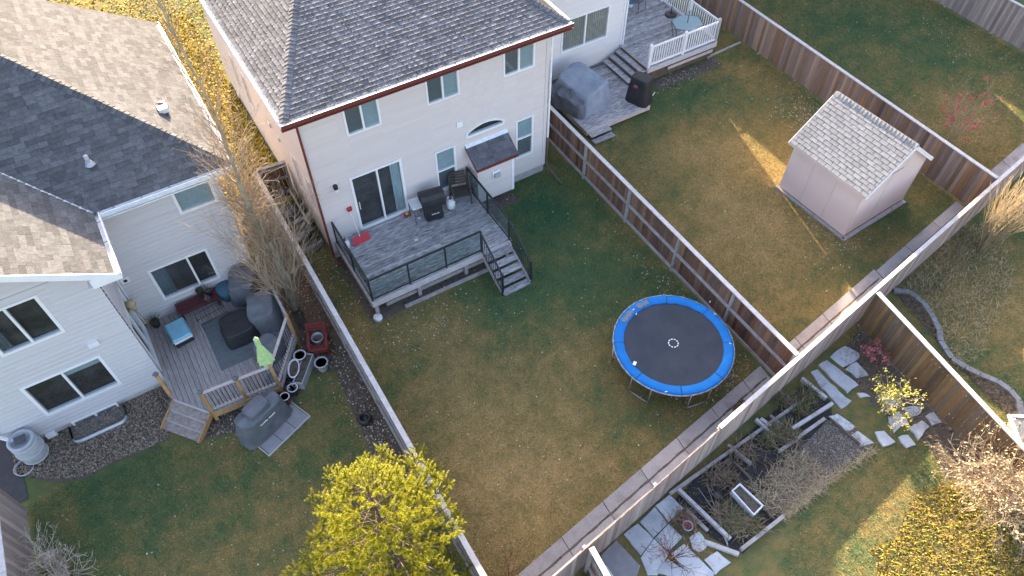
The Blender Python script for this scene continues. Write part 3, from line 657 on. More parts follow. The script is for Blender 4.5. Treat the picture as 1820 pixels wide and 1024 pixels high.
# roof
E1 = (gX, gY, LE); hp = (ridx, gY + (gX - ridx), lrz); vt = (brx, gY + (bX - brx), brz)
polys = [[E1, hp, (brx, hp[1], LE + LP * (hp[1] - gY)), vt, (bX, gY, LE)], [E1, (gX, LF, LE), (ridx, LF, lrz), hp],
         [(bX, bY, LE), (bX, gY, LE), vt, (brx, bY, brz)], [(brx, bY, brz), vt, (brx, 21, brz), (2 * brx - bX, 21, LE), (2 * brx - bX, bY, LE)],
         [hp, (ridx, LF, lrz), (-7.45, LF, LE), (-7.45, 19, LE), (brx, hp[1], brz)]]
lr = Roof(lh, polys, 'shingle_lh', tab_variants('shingle_lh', 14, .18, .007, .002, 500))
lr.slope('-Y', LP, (brx, gY, LE), [E1, hp, (brx, hp[1], lrz), vt, (bX, gY, LE)], .145, .14, .42)
lr.slope('+X', LP, (gX, gY, LE), [E1, (gX, LF, LE), (ridx, LF, lrz), hp], .145, .14, .42)
lr.slope('+X', LP, (bX, bY, LE), [(bX, bY, LE), (bX, gY, LE), vt, (brx, bY, brz)], .145, .14, .42)
lr.finish(300)
nY, nX = plane('-Y', LP)[2], plane('+X', LP)[2]
lr.caps(E1, hp, nY, nX, .14, .14, 'shingle_lh')
beam('valley_flashing', 'galvanised', lh, (bX, gY, LE + .012), (vt[0], vt[1], vt[2] + .012), .09, .008)
sf = MB(); sf.bx(bX - .02, gX - .02, gY + .02, LY + .1, LE - .21, LE - .19); sf.bx(LXB - .1, bX - .02, bY + .02, gY + .01, LE - .21, LE - .19); sf.bx(LX1 - .1, gX - .02, LY + .11, 24.2, LE - .21, LE - .19)
sf.build('soffit', 'white_paint', lh)
gutter(lh, (bX + .13, gY, 0), (gX + .1, gY, 0), (0, -1, 0), LE - .005, 'gutter_white')
gutter(lh, (gX, gY + .13, 0), (gX, LF, 0), (1, 0, 0), LE - .005, 'gutter_white')
gutter(lh, (bX, bY, 0), (bX, gY + .02, 0), (1, 0, 0), LE - .005, 'gutter_white')
k = MB()   # gable barge board and boxed eave return
for sx in (1, -1):
    xa, xb = bX if sx > 0 else 2 * brx - bX, brx
    k.add([(xa, bY - .03, LE - .2), (xb, bY - .03, brz - .2), (xb, bY - .03, brz + .015), (xa, bY - .03, LE + .015), (xa, bY, LE - .2), (xb, bY, brz - .2), (xb, bY, brz + .015), (xa, bY, LE + .015)], MB.BF)
k.build('barge_board', 'vinyl_white', lh)
k = MB(); k.add([(bX + .1, bY - .032, LE - .2), (bX - .55, bY - .032, LE - .2), (bX - .55, bY - .032, LE + .10), (bX + .1, bY - .032, LE - .01), (bX + .1, LB, LE - .2), (bX - .55, LB, LE - .2), (bX - .55, LB, LE - .02), (bX + .1, LB, LE - .02)], MB.BF); k.build('eave_return', 'vinyl_white', lh)
downspout(lh, [(LX0 - .05, LB - .3, LE - .2), (LX0 - .05, LB - .06, LE - .5), (LX0 - .05, LB - .06, 1.2)], 'white_paint', .045)
downspout(lh, [(LXB + .06, LY - .05, LE - .3), (LXB + .06, LY - .05, .55)], 'white_paint', .035)
downspout(lh, [(LX0 - .05, LB - .06, 1.2), (LX0 - .02, LB - .1, .98), (LX0 + .25, LB - .32, .86)], 'white_paint', .05)
def plane_hit(px_, py_, O, n):
    d = ray(px_, py_); return CP + d * ((Vector(O) - CP).dot(n) / d.dot(n))
p = plane_hit(289, 192, (gX, gY, LE), nX); V = MB().lathe([(.16, -.02), (.15, .05), (.13, .16), (.02, .2)], p, 14).build('roof_vent', 'dark_grey_metal', lh, True)
MB().bx(p.x - .13, p.x + .13, p.y - .3, p.y - .04, p.z + .02, p.z + .17).build('hood', 'white_paint', V)
p = plane_hit(160, 292, (gX, gY, LE), nY); V = MB().tube(p, p + Vector((0, 0, .28)), .055, .055, 12).build('plumbing_vent', 'grey_plastic', lh, True)
MB().lathe([(.14, 0), (.07, .1)], p, 14).build('boot', 'galvanised', V)

# ------------------------------------------------------------------ right house
rh = thing('house', 'cream-sided house at top behind the white-railed deck', 'house', (17, 26, 0))
RY = 20.9
rw = (on(RY, (1000, 40))[0].x, on(RY, (1077, 70))[0].x, on(RY, (1003, 92))[0].z, on(RY, (1075, 12))[0].z)
siding('rear_wall', rh, 'rh_siding', TY(RY), 12.95, 17.95, .3, 6.55, [rw]); siding('side_wall', rh, 'rh_siding', TXp(17.95), RY, 24.6, .3, 6.55); siding('rear_wall', rh, 'rh_siding', TY(24.6), 17.95, 21.8, .3, 6.7)
siding('side_wall', rh, 'rh_siding', TXm(12.95), RY, 36, .3, 6.55); siding('side_wall', rh, 'rh_siding', TXp(21.8), 24.6, 36, .3, 6.7)
fo = MB(); fo.bx(12.96, 17.94, RY + .01, 24.7, -.1, .31); fo.bx(12.96, 21.79, 24.71, 36, -.1, .31); fo.build('foundation', 'foundation', rh)
it = MB(); it.bx(13.1, 17.8, RY + .14, 24.7, .32, 6.5); it.bx(13.1, 21.67, 24.74, 35.9, .32, 6.6); it.build('interior', 'interior', rh)
window(rh, TY(RY), *rw, 'v', ('curtain', 'curtain'), .06)
MB().bx(17.86, 17.97, 0, .03, .3, 5.85, 0, TY(RY)).build('corner_board', 'vinyl_white', rh)
downspout(rh, [(17.98, RY - .06, 5.7), (17.98, RY - .06, .5)], 'white_paint', .05)
def hip(x0, x1, y0, y1, ez, p):
    h = min(x1 - x0, y1 - y0) / 2
    if x1 - x0 < y1 - y0: a, b = ((x0 + x1) / 2, y0 + h, ez + p * h), ((x0 + x1) / 2, y1 - h, ez + p * h)
    else: a, b = (x0 + h, (y0 + y1) / 2, ez + p * h), (x1 - h, (y0 + y1) / 2, ez + p * h)
    q = [(x0, y0, ez), (x1, y0, ez), (x1, y1, ez), (x0, y1, ez)]
    if x1 - x0 < y1 - y0: return [[q[0], q[1], a], [q[1], q[2], b, a], [q[2], q[3], b], [q[3], q[0], a, b]]
    return [[q[0], q[1], b, a], [q[1], q[2], b], [q[2], q[3], a, b], [q[3], q[0], a]]
m = MB()  # unseen roof, raised and steepened so its shadow covers the right-hand yards
for f_ in hip(12.6, 22.0, 24.2, 36.4, 6.75, .85) + hip(12.6, 18.35, 20.5, 30, 6.6, .95): m.add(f_, [tuple(range(len(f_)))])
m.build('roof', 'shingle_dark', rh)
# the next house along, out of frame: its bulk shades the far lawn
fh = thing('house', 'neighbouring house beyond the top of the frame shading the far lawn', 'house', (29, 28, 0))
plain_box('wall', 'rh_siding', fh, 24.3, 33.0, 23.4, 37, 0, 6.6)
m = MB()
for f_ in hip(23.8, 33.4, 23.0, 37.4, 6.6, .85): m.add(f_, [tuple(range(len(f_)))])
m.build('roof', 'shingle_dark', fh)
fh = thing('house', 'neighbouring house beyond the top right corner of the frame', 'house', (40, 28, 0))
plain_box('wall', 'lh_siding', fh, 34.4, 44.0, 21.4, 37, 0, 6.4)
m = MB()
for f_ in hip(34.0, 44.4, 21.0, 37.4, 6.4, .85): m.add(f_, [tuple(range(len(f_)))])
m.build('roof', 'shingle_lh', fh)
# ------------------------------------------------------------------ shaped covers and shared small things
def cover(mb, c, w, d, h, rz=0., top=.92, e=4., fold=.02, nf=11, seed=0, n=40, slump=0., ridge=None, z0=0., mi=0, crump=.012):
    """draped cloth over a boxy thing: rounded-box loft with folds that deepen towards the hem"""
    r = random.Random(seed); ph = [r.uniform(0, 6.3) for _ in range(4)]; rings = []
    prof = [(0, 1.0), (.08, 1.0), (.16, .997), (.25, .992), (.35, .985), (.45, .977), (.55, .969), (.65, .962), (.75, .955), (.83, .95), (.9, .945), (.95, .938), (.982, .92), (.996, .885), (1., .80), (1.004, .62), (1.008, .44), (1.01, .24)]
    off3 = Vector((seed * 3.1, seed * 1.7, 0))
    cs, sn = math.cos(rz), math.sin(rz)
    for z, s in prof:
        ring = []
        sc = s * (1 - (1 - top) * z)
        for k in range(n):
            a = k * 2 * math.pi / n; ca, sa = math.cos(a), math.sin(a); q = (abs(ca) ** e + abs(sa) ** e) ** (-1 / e)
            f = 1 + fold * (1 - z * .8) * (math.sin(nf * a + ph[0]) * .6 + math.sin((nf * 2 + 3) * a + ph[1]) * .4) * (1 if z < .95 else .3)
            x, y = ca * q * w / 2 * sc * f, sa * q * d / 2 * sc * f
            hz = z * h
            if z > .7:
                hz += 1.6 * slump * h * (math.sin(3.1 * x / w + ph[2]) + math.sin(4.3 * y / d + ph[3])) * .5 * (z - .7) / .3
                if ridge: hz -= ridge * h * abs(y) / (d / 2) * (z - .7) / .3
            nv = noise.noise_vector(Vector((x * 3.2, y * 3.2, hz * 3.2)) + off3) * crump + noise.noise_vector(Vector((x * 7.5, y * 7.5, hz * 5.)) + off3) * crump * .6
            x += nv.x; y += nv.y; hz = max(0, hz + nv.z)
            ring.append((c[0] + x * cs - y * sn, c[1] + x * sn + y * cs, c[2] + z0 + hz))
        rings.append(ring)
    b = len(prof); vs = [p for g in rings for p in g]
    cen = [sum(p[i] for p in rings[-1]) / n for i in range(3)]; vs.append(tuple(cen))
    fs = [(i * n + k, i * n + (k + 1) % n, (i + 1) * n + (k + 1) % n, (i + 1) * n + k) for i in range(b - 1) for k in range(n)] + [((b - 1) * n + k, (b - 1) * n + (k + 1) % n, len(vs) - 1) for k in range(n)]
    mb.add(vs, fs, mi); return mb
def covered(name, label, cat, c, w, d, h, rz, mat, seed, group=None, **k):
    t = thing(name, label, cat, c, rz, group); cover(MB(), c, w, d, h, rz, seed=seed, **k).build('cover', mat, t, True); return t
def loc(c, rz):
    cs, sn = math.cos(rz), math.sin(rz); return lambda x, y, z: (c[0] + x * cs - y * sn, c[1] + x * sn + y * cs, c[2] + z)
def mark(t, T, x0, z0, n, wd, ht, mat='rubber_white', y=0., seed=1):
    """short row of pale letter-like strokes too small to read"""
    m = MB(); r = random.Random(seed); x = x0
    for i in range(n):
        a = wd * r.uniform(.5, 1.); m.bx(x, x + a, y, y + .004, z0, z0 + ht * r.uniform(.7, 1), 0, T); x += a + wd * (.25 if i != n // 2 else .8)
    m.build('lettering', mat, t)

# ------------------------------------------------------------------ glass-railed deck behind the central house
DZ, dx0, dx1, dy0, dy1 = .78, 3.42, 8.36, 13.95, 16.80
dk = thing('deck', 'weathered grey timber deck with black glass railing behind the beige house', 'deck', (dx0, dy0, 0))
n = 21; st = (dy1 - dy0 - .02) / n
for i in range(n):
    y = dy0 + .01 + (i + .5) * st; xs = [dx0, dx0 + rng.uniform(2., 3.), dx1]
    for a, b in zip(xs, xs[1:]): piece('plank', 'deck_grey', dk, ((a + b) / 2, y, DZ - .018 + rng.uniform(-.002, .002)), (b - a - .004, st - .009, .036))
piece('rim_joist', 'fence_cap', dk, ((dx0 + dx1) / 2, dy0 - .03, DZ - .12), (dx1 - dx0 + .06, .05, .24)); piece('rim_joist', 'fence_rail', dk, (dx0 - .03, (dy0 + dy1) / 2, DZ - .12), (.05, dy1 - dy0, .24)); piece('rim_joist', 'fence_rail', dk, (dx1 + .03, (dy0 + dy1) / 2, DZ - .12), (.05, dy1 - dy0, .24))
piece('skirt_board', 'fence_rail', dk, ((dx0 + .4 + dx1) / 2, dy0 + .12, .20), (dx1 - dx0 - .5, .03, .16)); piece('skirt_board', 'fence_rail', dk, ((dx0 + 1.2 + 7.3) / 2, dy0 - .18, .05), (7.2 - dx0 - .6, .09, .09), R(-.6))
for x in (dx0 + .1, 5.0, 6.7, dx1 - .1): piece('support_post', 'fence_rail', dk, (x, dy0 + .06, .27), (.12, .1, .54))
MB().lathe([(.14, 0), (.14, .12), (.12, .14)], (dx0 + .02, dy0 - .12, 0), 16).build('downspout_boot', 'white_plastic', dk, True)
RT = DZ + .98
def rail(p, q, posts, glass=True, name='railing'):
    p = Vector((*p, 0)); q = Vector((*q, 0))
    r = beam(name, 'black_metal', dk, (p.x, p.y, RT), (q.x, q.y, RT), .055, .05)
    for i in range(posts + 1):
        c = p.lerp(q, i / posts); beam('post', 'black_metal', dk, (c.x, c.y, DZ - .02), (c.x, c.y, RT - .02), .05, .05, (1, 0, 0))
        if i < posts:
            e = p.lerp(q, (i + 1) / posts); d = (e - c).normalized() * .04; a, b = c + d, e - d; nrm = Vector((-d.y, d.x, 0)).normalized() * .004
            MB().add([tuple(v + k + Vector((0, 0, z))) for k in (-nrm, nrm) for v, z in ((a, DZ + .09), (b, DZ + .09), (b, RT - .05), (a, RT - .05))], MB.BF).build('glass_panel', 'glass_tint', dk)
            beam('bottom_rail', 'black_metal', dk, (a.x, a.y, DZ + .07), (b.x, b.y, DZ + .07), .035, .035)
rail((dx0 + .03, dy0 + .03), (7.30, dy0 + .03), 3); rail((dx0 + .03, dy1 - .05), (dx0 + .03, dy0 + .03), 2); rail((dx1 - .03, dy0 + .03), (dx1 - .03, dy1 - .05), 2)
# stairs
for i in range(5):
    z = DZ - .15 * (i + 1); y = dy0 - .08 - .27 * (i + .5)
    if z > -.02: piece('stair_tread', 'deck_grey', dk, (7.80, y, max(.03, z) - .0), (.98, .25, .045))
for x in (7.30, 8.30): beam('stringer', 'fence_rail', dk, (x, dy0 - .05, DZ - .2), (x, dy0 - 1.35, .02), .04, .22)
for x in (7.28, 8.33):
    beam('stair_rail', 'black_metal', dk, (x, dy0 + .0, RT - .05), (x, dy0 - 1.32, 1.0), .05, .045); beam('post', 'black_metal', dk, (x, dy0 - 1.33, 0), (x, dy0 - 1.33, 1.05), .06, .06, (1, 0, 0))
    beam('bottom_rail', 'black_metal', dk, (x, dy0 - .02, DZ + .08), (x, dy0 - 1.32, .18), .03, .03)
    for k in range(11):
        f = (k + 1) / 12; y = dy0 - 1.32 * f; beam('baluster', 'black_metal', dk, (x, y, DZ + .08 - .60 * f), (x, y, RT - .05 - .73 * f), .016, .016, (1, 0, 0))

# grill with side table, gas bottles, chair, toys, shovel
c = G(768, 372, DZ); gz = -.15
g = thing('gas_grill', 'black covered grill with rounded hood beside the sliding door', 'grill', (6.72, 16.22, DZ), gz)
T = loc((6.72, 16.22, DZ), gz)
pr = [(-.26, .62), (-.28, .8), (-.26, .98), (-.16, 1.1), (.05, 1.13), (.22, 1.04), (.27, .8), (.27, .62)]; m = MB()
for s in (-1, 1): m.v += [T(s * .40, a, b) for a, b in pr]
k = len(pr); m.f = [(i, (i + 1) % k, k + (i + 1) % k, k + i) for i in range(k)] + [tuple(range(k - 1, -1, -1)), tuple(range(k, 2 * k))]; m.mi = [0] * len(m.f)
m.build('hood', 'cover_black', g)
cover(MB(), (6.72, 16.22, DZ), .62, .46, .62, gz, .98, 6, .012, seed=3).build('cabinet', 'cover_black', g, True)
mark(g, T, -.12, .30, 6, .04, .05, y=-.25)
t = thing('side_table', 'narrow white side table on thin legs next to the covered grill', 'table', (6.20, 16.38, DZ))
piece('table_top', 'white_plastic', t, (6.22, 16.36, DZ + .72), (.46, .5, .03), -.1)
for a, b in ((6.03, 16.14), (6.41, 16.12), (6.03, 16.58), (6.41, 16.58)): beam('leg', 'dark_grey_metal', t, (a, b, DZ), (a, b, DZ + .71), .025, .025, (1, 0, 0))
def bottle(c, s, label, body='white_plastic'):
    t = thing('gas_bottle', label, 'gas bottle', c); MB().lathe([(.10 * s, 0), (.105 * s, .03 * s), (.15 * s, .06 * s), (.155 * s, .26 * s), (.13 * s, .33 * s), (.06 * s, .37 * s), (.03 * s, .38 * s)], c, 20).build('tank', body, t, True)
    m = MB()
    for k in range(3):
        a = k * 2.1; m.box((c[0] + .09 * s * math.cos(a), c[1] + .09 * s * math.sin(a), c[2] + .40 * s), (.012, .09 * s, .14 * s), a)
    m.build('collar', body, t); MB().lathe([(.035 * s, .37 * s), (.035 * s, .44 * s), (.02 * s, .46 * s)], c, 10).build('valve', 'black_metal', t); MB().lathe([(.125 * s, -.0), (.13 * s, .022)], c, 16).build('foot_ring', 'dark_grey_metal', t)
bottle((7.38, 16.22, DZ), 1.05, 'white propane cylinder standing between the covered grill and the wooden chair')
bottle((3.62, 16.40, DZ), .9, 'white propane cylinder in the deck corner by the red shovel')
cz = .55; c0 = (7.86, 16.38, DZ); T = loc(c0, -.25)
t = thing('wooden_armchair', 'dark slatted wooden armchair in the deck corner by the glass railing', 'chair', c0, -.25)
for i in range(6): m = MB(); m.bx(-.27, .27, -.28 + i * .095, -.28 + i * .095 + .07, .40, .425, 0, T); m.build('seat_slat', 'chair_wood', t)
for i in range(5): m = MB(); a = .50 + i * .10; m.bx(-.27, .27, .27 + .22 * (a - .4), .295 + .22 * (a - .4), a, a + .07, 0, T); m.build('back_slat', 'chair_wood', t)
for sx in (-1, 1):
    MB().bx(sx * .30 - .03, sx * .30 + .03, -.3, .36, .62, .645, 0, T).build('armrest', 'chair_wood', t)
    for yy, h in ((-.28, .62), (.30, .98)): MB().bx(sx * .30 - .025, sx * .30 + .025, yy - .025, yy + .025, 0, h, 0, T).build('leg', 'chair_wood', t)
    MB().bx(sx * .30 - .015, sx * .30 + .015, -.25, .28, .33, .40, 0, T).build('apron', 'chair_wood', t)
p = G(722, 384, DZ)
for i, (col, dx, dy, lb) in enumerate((('pink_plastic', -.1, .06, 'pink toy piece lying below the sliding door'), ('yellow_plastic', .05, .04, 'yellow toy piece lying below the sliding door'), ('leaf_green', -.02, -.06, 'small green toy among pink and yellow ones on the deck'), ('red_plastic', .11, -.04, 'small red toy among pink and yellow ones on the deck'))):
    t = thing('toy', lb, 'toy', (p.x + dx, p.y + dy, DZ), .5 * i, 'plastic toys on the deck'); T = loc((p.x + dx, p.y + dy, DZ), .9 * i)
    MB().lathe([(.05, 0), (.06, .03), (.045, .07), (.01, .09)], (p.x + dx, p.y + dy, DZ), 8).build('body', col, t); m = MB(); m.bx(.03, .13, -.02, .02, .0, .03, 0, T); m.build('arm', col, t)
sc = Vector((4.22, 16.42, DZ)); t = thing('snow_shovel', 'red snow shovel leaning on the house wall at the deck corner', 'shovel', sc)
m = MB(); T = loc((4.16, 16.44, DZ), .1)
for i in range(8):
    a0, a1 = -.30 + i * .075, -.30 + (i + 1) * .075; f = lambda a: .05 + .35 * a * a
    m.add([T(a0, -.13, .02), T(a1, -.13, .02), T(a1, .12 - f(a1), .22), T(a0, .12 - f(a0), .22), T(a0, -.12, .0), T(a1, -.12, .0), T(a1, .14 - f(a1), .21), T(a0, .14 - f(a0), .21)], MB.BF)
m.build('blade', 'red_plastic', t); MB().tube(T(0, .02, .12), T(-.02, .36, 1.12), .014, .014, 8).build('handle', 'white_plastic', t); m = MB(); m.bx(-.08, .06, .33, .38, 1.10, 1.14, 0, T); m.bx(-.09, -.06, .33, .38, 1.12, 1.24, 0, T); m.bx(.04, .07, .33, .38, 1.12, 1.24, 0, T); m.bx(-.09, .07, .33, .38, 1.22, 1.26, 0, T); m.build('grip', 'red_plastic', t)
for a, b, lb in ((745, 388, 'scrap of paper near the covered grill on the timber deck'), (740, 427, 'small pale scrap lying at the middle of the glass-railed deck')):
    p = G(a, b, DZ); m = MB(); m.add([(p.x - .06, p.y - .03, DZ + .012), (p.x + .05, p.y - .04, DZ + .006), (p.x + .06, p.y + .03, DZ + .025), (p.x - .04, p.y + .05, DZ + .008)], [(0, 1, 2, 3)]); tag(m.build('paper_scrap', 'white_paint'), lb, 'litter', 'scraps on the deck')
# old window panel and frames leaning in the side yard
t = thing('scrap_pile', 'grey frames and boards stacked against the beige house in the side passage', 'scrap', (2.9, 18.4, 0))
for (a, b, z, sx, sy, sz, r_, rx_) in ((2.95, 18.75, .45, .9, .06, .5, .2, .9), (2.85, 18.2, .30, .75, .05, .6, 1.2, .5), (2.75, 17.6, .18, .85, .06, .1, .1, 0), (2.65, 19.3, .22, .5, .4, .44, .3, 0), (2.98, 18.9, .75, .06, 1.5, .12, .05, .35), (2.72, 18.5, .10, .7, .5, .03, .4, 0)):
    piece('board', rng.choice(['grey_plastic', 'cover_grey', 'fence_rail']), t, (a, b, z), (sx, sy, sz), r_, rx_)
m = MB()
for i in range(9): m.tube((2.55 + i * .07, 17.52, .06), (2.55 + i * .07, 17.62, .40), .012, .012, 5)
m.build('wire_grille', 'galvanised', t)

# ------------------------------------------------------------------ trampoline
tc, tr_, tz = (10.32, 7.93), 1.74, .88
tp = thing('trampoline', 'round trampoline with blue padded rim on the central lawn', 'trampoline', (*tc, 0))
MB().lathe([(0.001, tz - .02), (.7, tz - .02), (tr_ - .30, tz - .0195), (tr_ - .27, tz - .012)], (*tc, 0), 64).build('jumping_mat', 'tramp_mat', tp)
sec = 8; ang = lambda i: i * 2 * math.pi / sec + .25
for i in range(sec):
    m = MB(); N = 9; vs = []
    for k in range(N + 1):
        a = ang(i) + (ang(1) - ang(0)) * (k / N) * .985
        for r_, z in ((tr_ - .29, tz - .002), (tr_ - .27, tz + .028), (tr_ - .06, tz + .04), (tr_ + .0, tz + .022), (tr_ + .012, tz - .05)):
            w_ = .006 * math.sin(k * 2.1 + i); vs.append((tc[0] + (r_ + w_) * math.cos(a), tc[1] + (r_ + w_) * math.sin(a), z + w_))
    fs = [(k * 5 + j, k * 5 + j + 1, k * 5 + j + 6, k * 5 + j + 5) for k in range(N) for j in range(4)]
    m.add(vs, fs); m.build('pad', 'tramp_pad', tp, True)
m = MB(); N = 48
for k in range(N):
    a, b = k * 2 * math.pi / N, (k + 1) * 2 * math.pi / N; m.tube((tc[0] + (tr_ + .02) * math.cos(a), tc[1] + (tr_ + .02) * math.sin(a), tz - .02), (tc[0] + (tr_ + .02) * math.cos(b), tc[1] + (tr_ + .02) * math.sin(b), tz - .02), .024, .024, 6)
m.build('frame_ring', 'galvanised', tp, True)
m = MB()   # worn torn stretches of the pad at the far side
for a0, a1 in ((1.80, 2.12), (1.40, 1.66)):
    N = 8
    for k in range(N):
        a, b = a0 + (a1 - a0) * k / N, a0 + (a1 - a0) * (k + 1) / N; ri, ro = tr_ - .235 + .02 * math.sin(k * 2.), tr_ - .09 + .025 * math.sin(k * 1.3)
        m.add([(tc[0] + r_ * math.cos(q), tc[1] + r_ * math.sin(q), tz + .045) for r_, q in ((ri, a), (ri, b), (ro, b), (ro, a))], [(0, 1, 2, 3)])
m.build('torn_patch', 'screen_grey', tp)
m = MB()
for k in range(10):
    a = k * 2 * math.pi / 10; m.box((tc[0] + .14 * math.cos(a), tc[1] + .14 * math.sin(a), tz - .012), (.03, .058, .006), a); continue; q = [(tc[0] + r_ * math.cos(a + s), tc[1] + r_ * math.sin(a + s), tz - .012) for r_, s in ((.12, -.2), (.12, .2), (.155, .2), (.155, -.2))]; m.add(q, [(0, 1, 2, 3)])
m.build('ring_mark', 'rubber_white', tp)
m = MB()
for k in range(6):
    a = k * math.pi / 3 + .35; L_ = MB(); e = .19; pts = [(tc[0] + (tr_ - .03) * math.cos(a + s), tc[1] + (tr_ - .03) * math.sin(a + s), z) for s, z in ((-e, tz - .03), (-e, .03), (e, .03), (e, tz - .03))]
    L_.path(pts, .022, 6); L_.build('leg', 'galvanised', tp, True)
q = G(1128, 646, tz + .045); MB().box((q.x, q.y, tz + .05), (.13, .09, .006), .6).build('label_patch', 'rubber_white', tp)
for a, b, r_ in ((1126, 550, .3), (1131, 558, .6), (1184, 696, -.2), (1271, 558, -.6), (1298, 610, -1.2), (1262, 536, .4)):
    q = G(a, b, tz + .05); MB().box((q.x, q.y, tz + .043), (.07, .022, .008), r_).build('strap', 'rubber_white', tp)
m = MB()
for a, b in (((1217, 628), (1230, 643)), ((1224, 627), (1231, 637))):
    p, q = G(*a, tz), G(*b, tz); d = (q - p).normalized(); s = Vector((-d.y, d.x, 0)) * .008; m.add([(p.x, p.y, tz - .016), (q.x - s.x, q.y - s.y, tz - .015), (q.x + s.x, q.y + s.y, tz - .015)], [(0, 1, 2)])
m.build('scuff', 'table_grey', tp)
p = G(655, 745); tag(MB().lathe([(.16, 0), (.20, .05), (.19, .2), (.15, .22), (.12, .2), (.12, .08)], (p.x - .1, p.y, 0), 18).build('plant_pot', 'pot_dark', None, True), 'dark round pot in the stony bed beside the grey capped fence', 'pot')

# ------------------------------------------------------------------ garden shed
sa = R(3.0); so3 = (18.53, 8.73, 0); SW, SD, SE, SR = 3.1, 2.95, 2.2, 3.42
sh = thing('garden_shed', 'pinkish-beige garden shed with grey shingle roof by the orange fence', 'shed', so3, sa)
T = loc(so3, sa); U = lambda x, y, z: Vector(T(x, y, z))
m = MB(); m.add([T(0, 0, .08), T(SW, 0, .08), T(SW, 0, SE), T(SW / 2, 0, SR), T(0, 0, SE), T(0, SD, .08), T(SW, SD, .08), T(SW, SD, SE), T(SW / 2, SD, SR), T(0, SD, SE)], [(0, 1, 2, 3, 4), (9, 8, 7, 6, 5), (0, 4, 9, 5), (1, 6, 7, 2), (0, 5, 6, 1)])
m.build('wall', 'shed_paint', sh)
for x in (0.0, ): pass
for a in (1.02, 1.98): MB().bx(-.008, -.0005, a, a + .012, .09, SE - .06, 0, T).build('panel_joint', 'rail_pink', sh)
MB().bx(1.25, 1.262, -.006, -.0005, .09, 2.6, 0, T).build('panel_joint', 'rail_pink', sh)
for x, y in ((-.018, -.012), (SW - .06, -.012)): MB().bx(x, x + .07, y, y + .011, .08, SE - .02, 0, T).build('corner_board', 'shed_paint', sh)
MB().bx(1.02, 1.75, -.012, -.0005, 2.32, 2.335, 0, T).build('panel_joint', 'bark_dark', sh)
MB().add([T(1.75, -.006, 2.325), T(1.765, -.006, 2.325), T(1.915, -.006, 2.66), T(1.90, -.006, 2.66)], [(0, 1, 2, 3)]).build('panel_joint', 'bark_dark', sh)
for x0_, x1_, y0_, y1_ in ((-.1, SW + .05, -.16, -.02), (-.12, -.02, -.1, SD + .08), (SW + .02, SW + .1, 0, SD)): MB().bx(x0_, x1_, y0_, y1_, 0, .07, 0, T).build('foundation_beam', 'fence_rail', sh)
sp = (SR - SE) / (SW / 2); ov = .14; r0 = SE - sp * ov
pl = [[U(-ov, -.14, r0), U(-ov, SD + .16, r0), U(SW / 2, SD + .16, SR), U(SW / 2, -.14, SR)], [U(SW + ov, SD + .16, r0), U(SW + ov, -.14, r0), U(SW / 2, -.14, SR), U(SW / 2, SD + .16, SR)]]
pl = [[p + Vector((0, 0, .03)) for p in f_] for f_ in pl]
sr = Roof(sh, pl, 'shingle_shed', tab_variants('shingle_shed', 8, .175, .009, .004, 700), 'underlay')
u, v, nn = [Matrix.Rotation(sa, 3, 'Z') @ q for q in plane('-X', sp)]
O = pl[0][1]; rows = int((SW / 2 + ov) * math.hypot(1, sp) / .145)
Lr = SD + .30
for j in range(rows + 1):
    x = -(j % 2) * .15
    while x < Lr - .02:
        xa, xb = max(0, x), min(Lr, x + .30); x += .30
        if xb - xa < .04: continue
        c = O + u * ((xa + xb) / 2) + v * (j * .145) + nn * (.004 + rng.uniform(0, .002))
        sr.items.append((0, len(sr.items), Matrix.Translation(c) @ Matrix((u, v, nn)).transposed().to_4x4() @ Matrix.Diagonal((xb - xa - .017, 1, 1, 1)), rng.randrange(8)))
sr.finish()
n2 = Matrix.Rotation(sa, 3, 'Z') @ plane('+X', sp)[2]
sr.caps(pl[0][3], pl[0][2], nn, n2, .14, .14, 'shingle_shed', 'ridge_cap')
for x in (-.15, SD + .17):
    for sx in (0, 1):
        q0 = T(-ov if not sx else SW + ov, x, r0 - .05); q1 = T(SW / 2, x, SR - .05); beam('barge_board', 'vinyl_white', sh, q0, q1, .022, .13)
MB().bx(-ov - .012, -ov + .012, -.14, SD + .16, r0 - .08, r0 + .03, 0, T).build('fascia', 'shed_paint', sh); MB().bx(SW + ov - .012, SW + ov + .012, -.14, SD + .16, r0 - .08, r0 + .03, 0, T).build('fascia', 'vinyl_white', sh)
# ------------------------------------------------------------------ left house: deck
LD = .50
dp = [(-2.84, 16.97), (-2.84, 14.02), (-1.97, 12.93), (-.07, 12.78), (.95, 14.2), (.95, 16.97)]
ld = thing('deck', 'angled timber deck with cedar posts and dark balusters behind the grey house', 'deck', (-1, 15, 0))
x = -2.84; bw_ = .142
while x < .95 - .01:
    x1 = min(.95, x + bw_); xc = (x + x1) / 2; ys = []
    for (a, b), (c, d) in zip(dp, dp[1:] + dp[:1]):
        if (a > xc) != (c > xc): ys.append(b + (xc - a) * (d - b) / (c - a))
    def lo(xx):
        r_ = []
        for (a, b), (c, d) in zip(dp[1:5], dp[2:5]):
            if min(a, c) - 1e-6 <= xx <= max(a, c) + 1e-6 and abs(c - a) > 1e-6: r_.append(b + (xx - a) * (d - b) / (c - a))
        return min(r_) if r_ else 14.1
    m = MB().prism([(x + .005, lo(x + .005)), (x1 - .005, lo(x1 - .005)), (x1 - .005, 16.97), (x + .005, 16.97)], LD - .034, LD + rng.uniform(-.002, .002)); m.build('plank', 'deck_lh', ld); x = x1
for (a, b), (c, d) in zip(dp[1:5], dp[2:6]):
    beam('rim_joist', 'cedar' if c < .5 else 'fence_rail', ld, (a, b, LD - .14), (c, d, LD - .14), .045, .21)
